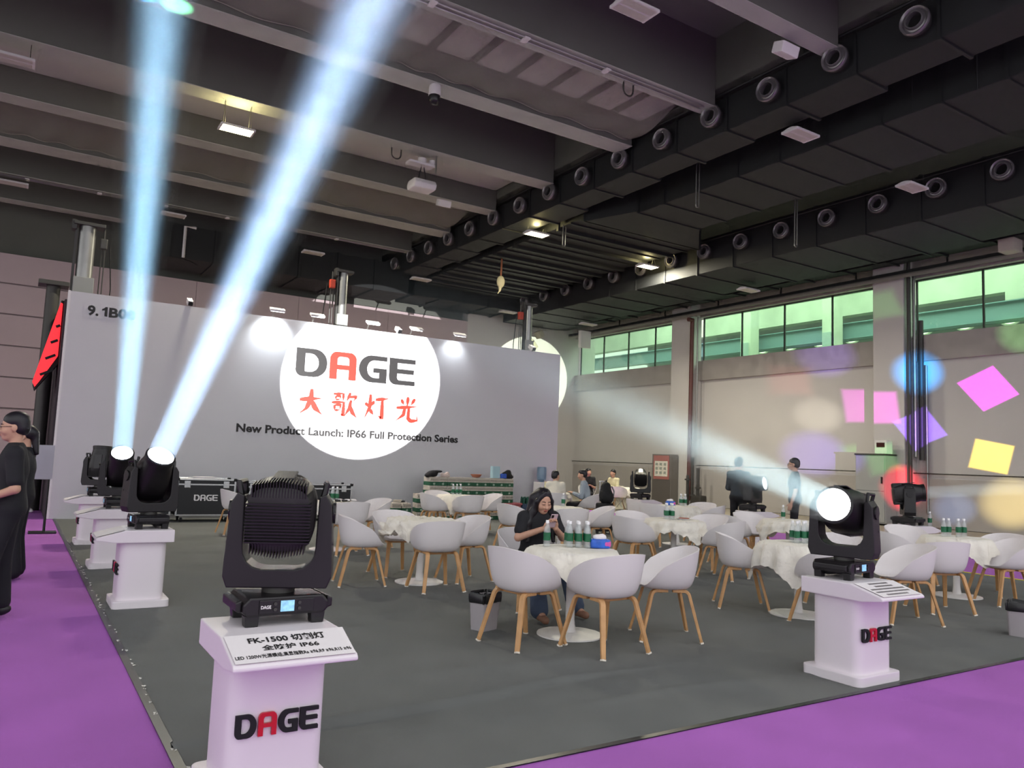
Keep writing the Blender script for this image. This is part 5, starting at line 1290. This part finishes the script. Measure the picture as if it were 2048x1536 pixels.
M_sh_white = mat('shirt_white', '#ddd8cb', .8); M_sh_blue = mat('shirt_bluegrey', '#9aa6b3', .8); M_sh_cream = mat('shirt_cream', '#d9d2ae', .8); M_sh_navy = mat('shirt_navy', '#1c2530', .8)
M_shoe_brown = mat('shoe_brown', '#8a6450', .6); M_shoe_black = mat('shoe_black', '#18171a', .5); M_pinkpants = mat('trousers_cream', '#d9cbb8', .8)
# seated woman with a phone
j = sit(1.225, .16)
j.update(elL=(-.245, .16, .735), elR=(.245, .14, .735), wrL=(-.06, .36, .845), wrR=(.065, .36, .845), hfL=(.25, .35, .75), hfR=(-.25, .35, .75), hnL=(.3, .9, -.2), hnR=(-.3, .9, -.2), htL=(1, 0, .4), htR=(-1, 0, .4), curl=.75,
         knL=(-.15, .40, .50), knR=(.17, .42, .50), anL=(-.24, .50, .09), anR=(.22, .62, .09), toL=(-.27, .64, .045), toR=(.23, .77, .045))
j['hfL'] = (.35, .25, .6); j['hfR'] = (-.35, .25, .6)
wm = person('woman in a black shirt with long black hair looking down at her phone', (4.60, 6.72, 0), 262, j, dict(shirt=M_sh_black, pants=M_jeans, shoe=M_shoe_brown, sleeve=.62, flare=.035), vox=.0065, look=(.02, 1, -.34), hair='long')
ph = thing('phone', 'pale pink phone held in the woman\'s hands', 'phone'); ph.parent = None
mw = Matrix.Translation((4.60, 6.72, 0)) @ Matrix.Rotation(math.radians(172), 4, 'Z')
ph.matrix_world = mw @ Matrix.Translation((.0, .415, .925)) @ Matrix.Rotation(-.5, 4, 'X')
MB().b2(-.037, .037, -.004, .004, -.075, .075).obj('case', mat('phone_pink', '#cdb3bd', .35), ph, .003, 2); MB().b2(-.034, .034, -.0045, -.004, -.07, .07).obj('screen', mat('phone_screen', '#8a929c', .2, emit=.3), ph)
MB().b2(.008, .033, .004, .008, .035, .068).obj('camera_bump', M_black2, ph, .002)
# person walking out of the left edge
j = stand(1.74); j.update(elL=(-.24, -.03, 1.10), wrL=(-.14, .2, 1.0), elR=(.23, .0, 1.10), wrR=(.12, .22, 1.02), hfL=(.6, .8, .05), anL=(-.11, .12, .085), toL=(-.13, .28, .04), knL=(-.1, .1, .5))
person('person in black with glasses standing at the left picture edge', (.02, 7.95, 0), 178, j, dict(shirt=M_sh_black, pants=M_pants_black, shoe=M_shoe_black, sleeve=.75, flare=.012, leg=.9), vox=.009, look=(0, 1, -.06), glasses=True, group='visitors in the aisle')
person('person with a black ponytail half hidden behind the person at the left edge', (.12, 10.2, 0), 170, stand(1.68), dict(shirt=M_sh_black, pants=M_pants_black, shoe=M_shoe_black, sleeve=.7, flare=.03), vox=.011, hair='tail', group='visitors in the aisle')
person('woman in cream trousers standing far off in the aisle', (.28, 19.6, 0), 0, stand(1.62), dict(shirt=M_sh_black, pants=M_pinkpants, shoe=M_white, sleeve=1.5, flare=.03), vox=.014, hair='long', detail=False, group='visitors in the aisle')
# two men talking by the far right light
j = stand(1.75); j.update(elL=(-.24, .06, 1.12), wrL=(-.1, .25, 1.05), elR=(.24, .06, 1.12), wrR=(.1, .25, 1.05))
person('man in a dark shirt and trousers turned away behind the pale-lens light', (12.55, 11.0, 0), 20, j, dict(shirt=M_sh_navy, pants=M_pants_black, shoe=M_shoe_black, sleeve=1.5), vox=.011, detail=False)
m2 = person('man in a black polo with glasses and a lanyard facing the dark-shirted man', (13.1, 10.05, 0), 125, stand(1.765), dict(shirt=M_sh_black, pants=M_pants_black, shoe=M_shoe_black, sleeve=.7), vox=.010, glasses=True)
MB().tube([(-.06, .05, 1.50), (-.05, .13, 1.35), (0, .135, 1.18), (.05, .13, 1.35), (.06, .05, 1.50)], .006, 5).obj('lanyard', mat('lanyard_green', '#9db08c', .6), m2)
# men at the far tables
person('man in a white shirt seated with his back to the camera', (10.8, 14.95, 0), 55, sit(1.30, .12), dict(shirt=M_sh_white, pants=M_pants_black, shoe=M_shoe_black, sleeve=1.5), vox=.012, look=(.7, .8, -.05), detail=False)
person('man in a blue-grey shirt and cap seated opposite the white-shirted man', (11.75, 14.95, 0), 140, sit(1.345, .1), dict(shirt=M_sh_blue, pants=M_pants_black, shoe=M_shoe_black, sleeve=1.5), vox=.012, look=(-.1, 1, -.1), hair='cap', detail=False)
person('man in a black polo with a lanyard seated by the far wall', (16.3, 20.7, 0), 230, sit(1.335, .0), dict(shirt=M_sh_black, pants=M_pants_black, shoe=M_shoe_black, sleeve=.7), vox=.014, look=(-.6, .8, 0), detail=False)
person('man in a cream shirt seated by the far wall', (17.1, 20.3, 0), 190, sit(1.33, .05), dict(shirt=M_sh_cream, pants=M_pants_black, shoe=M_shoe_black, sleeve=1.5), vox=.014, look=(-.1, 1, 0), detail=False)
chair(16.3, 20.75, 230, 'white shell chair under the man in the black polo'); chair(17.12, 20.32, 190, 'white shell chair under the man in the cream shirt')
t = thing('paper_bag', 'yellow paper bag on the table between the two men', 'bag', (11.45, 16.15, ZB)); MB().rings([[(sx * .09, sy * .05, z) for sx, sy in ((-1, -1), (1, -1), (1, 1), (-1, 1))] for z in (0, .14, .26)]).obj('bag', mat('bag_yellow', '#d8d3a2', .7), t); MB().tube([(-.04, -.05, .26), (0, -.05, .33), (.04, -.05, .26)], .006, 5).obj('handle', M_white, t)
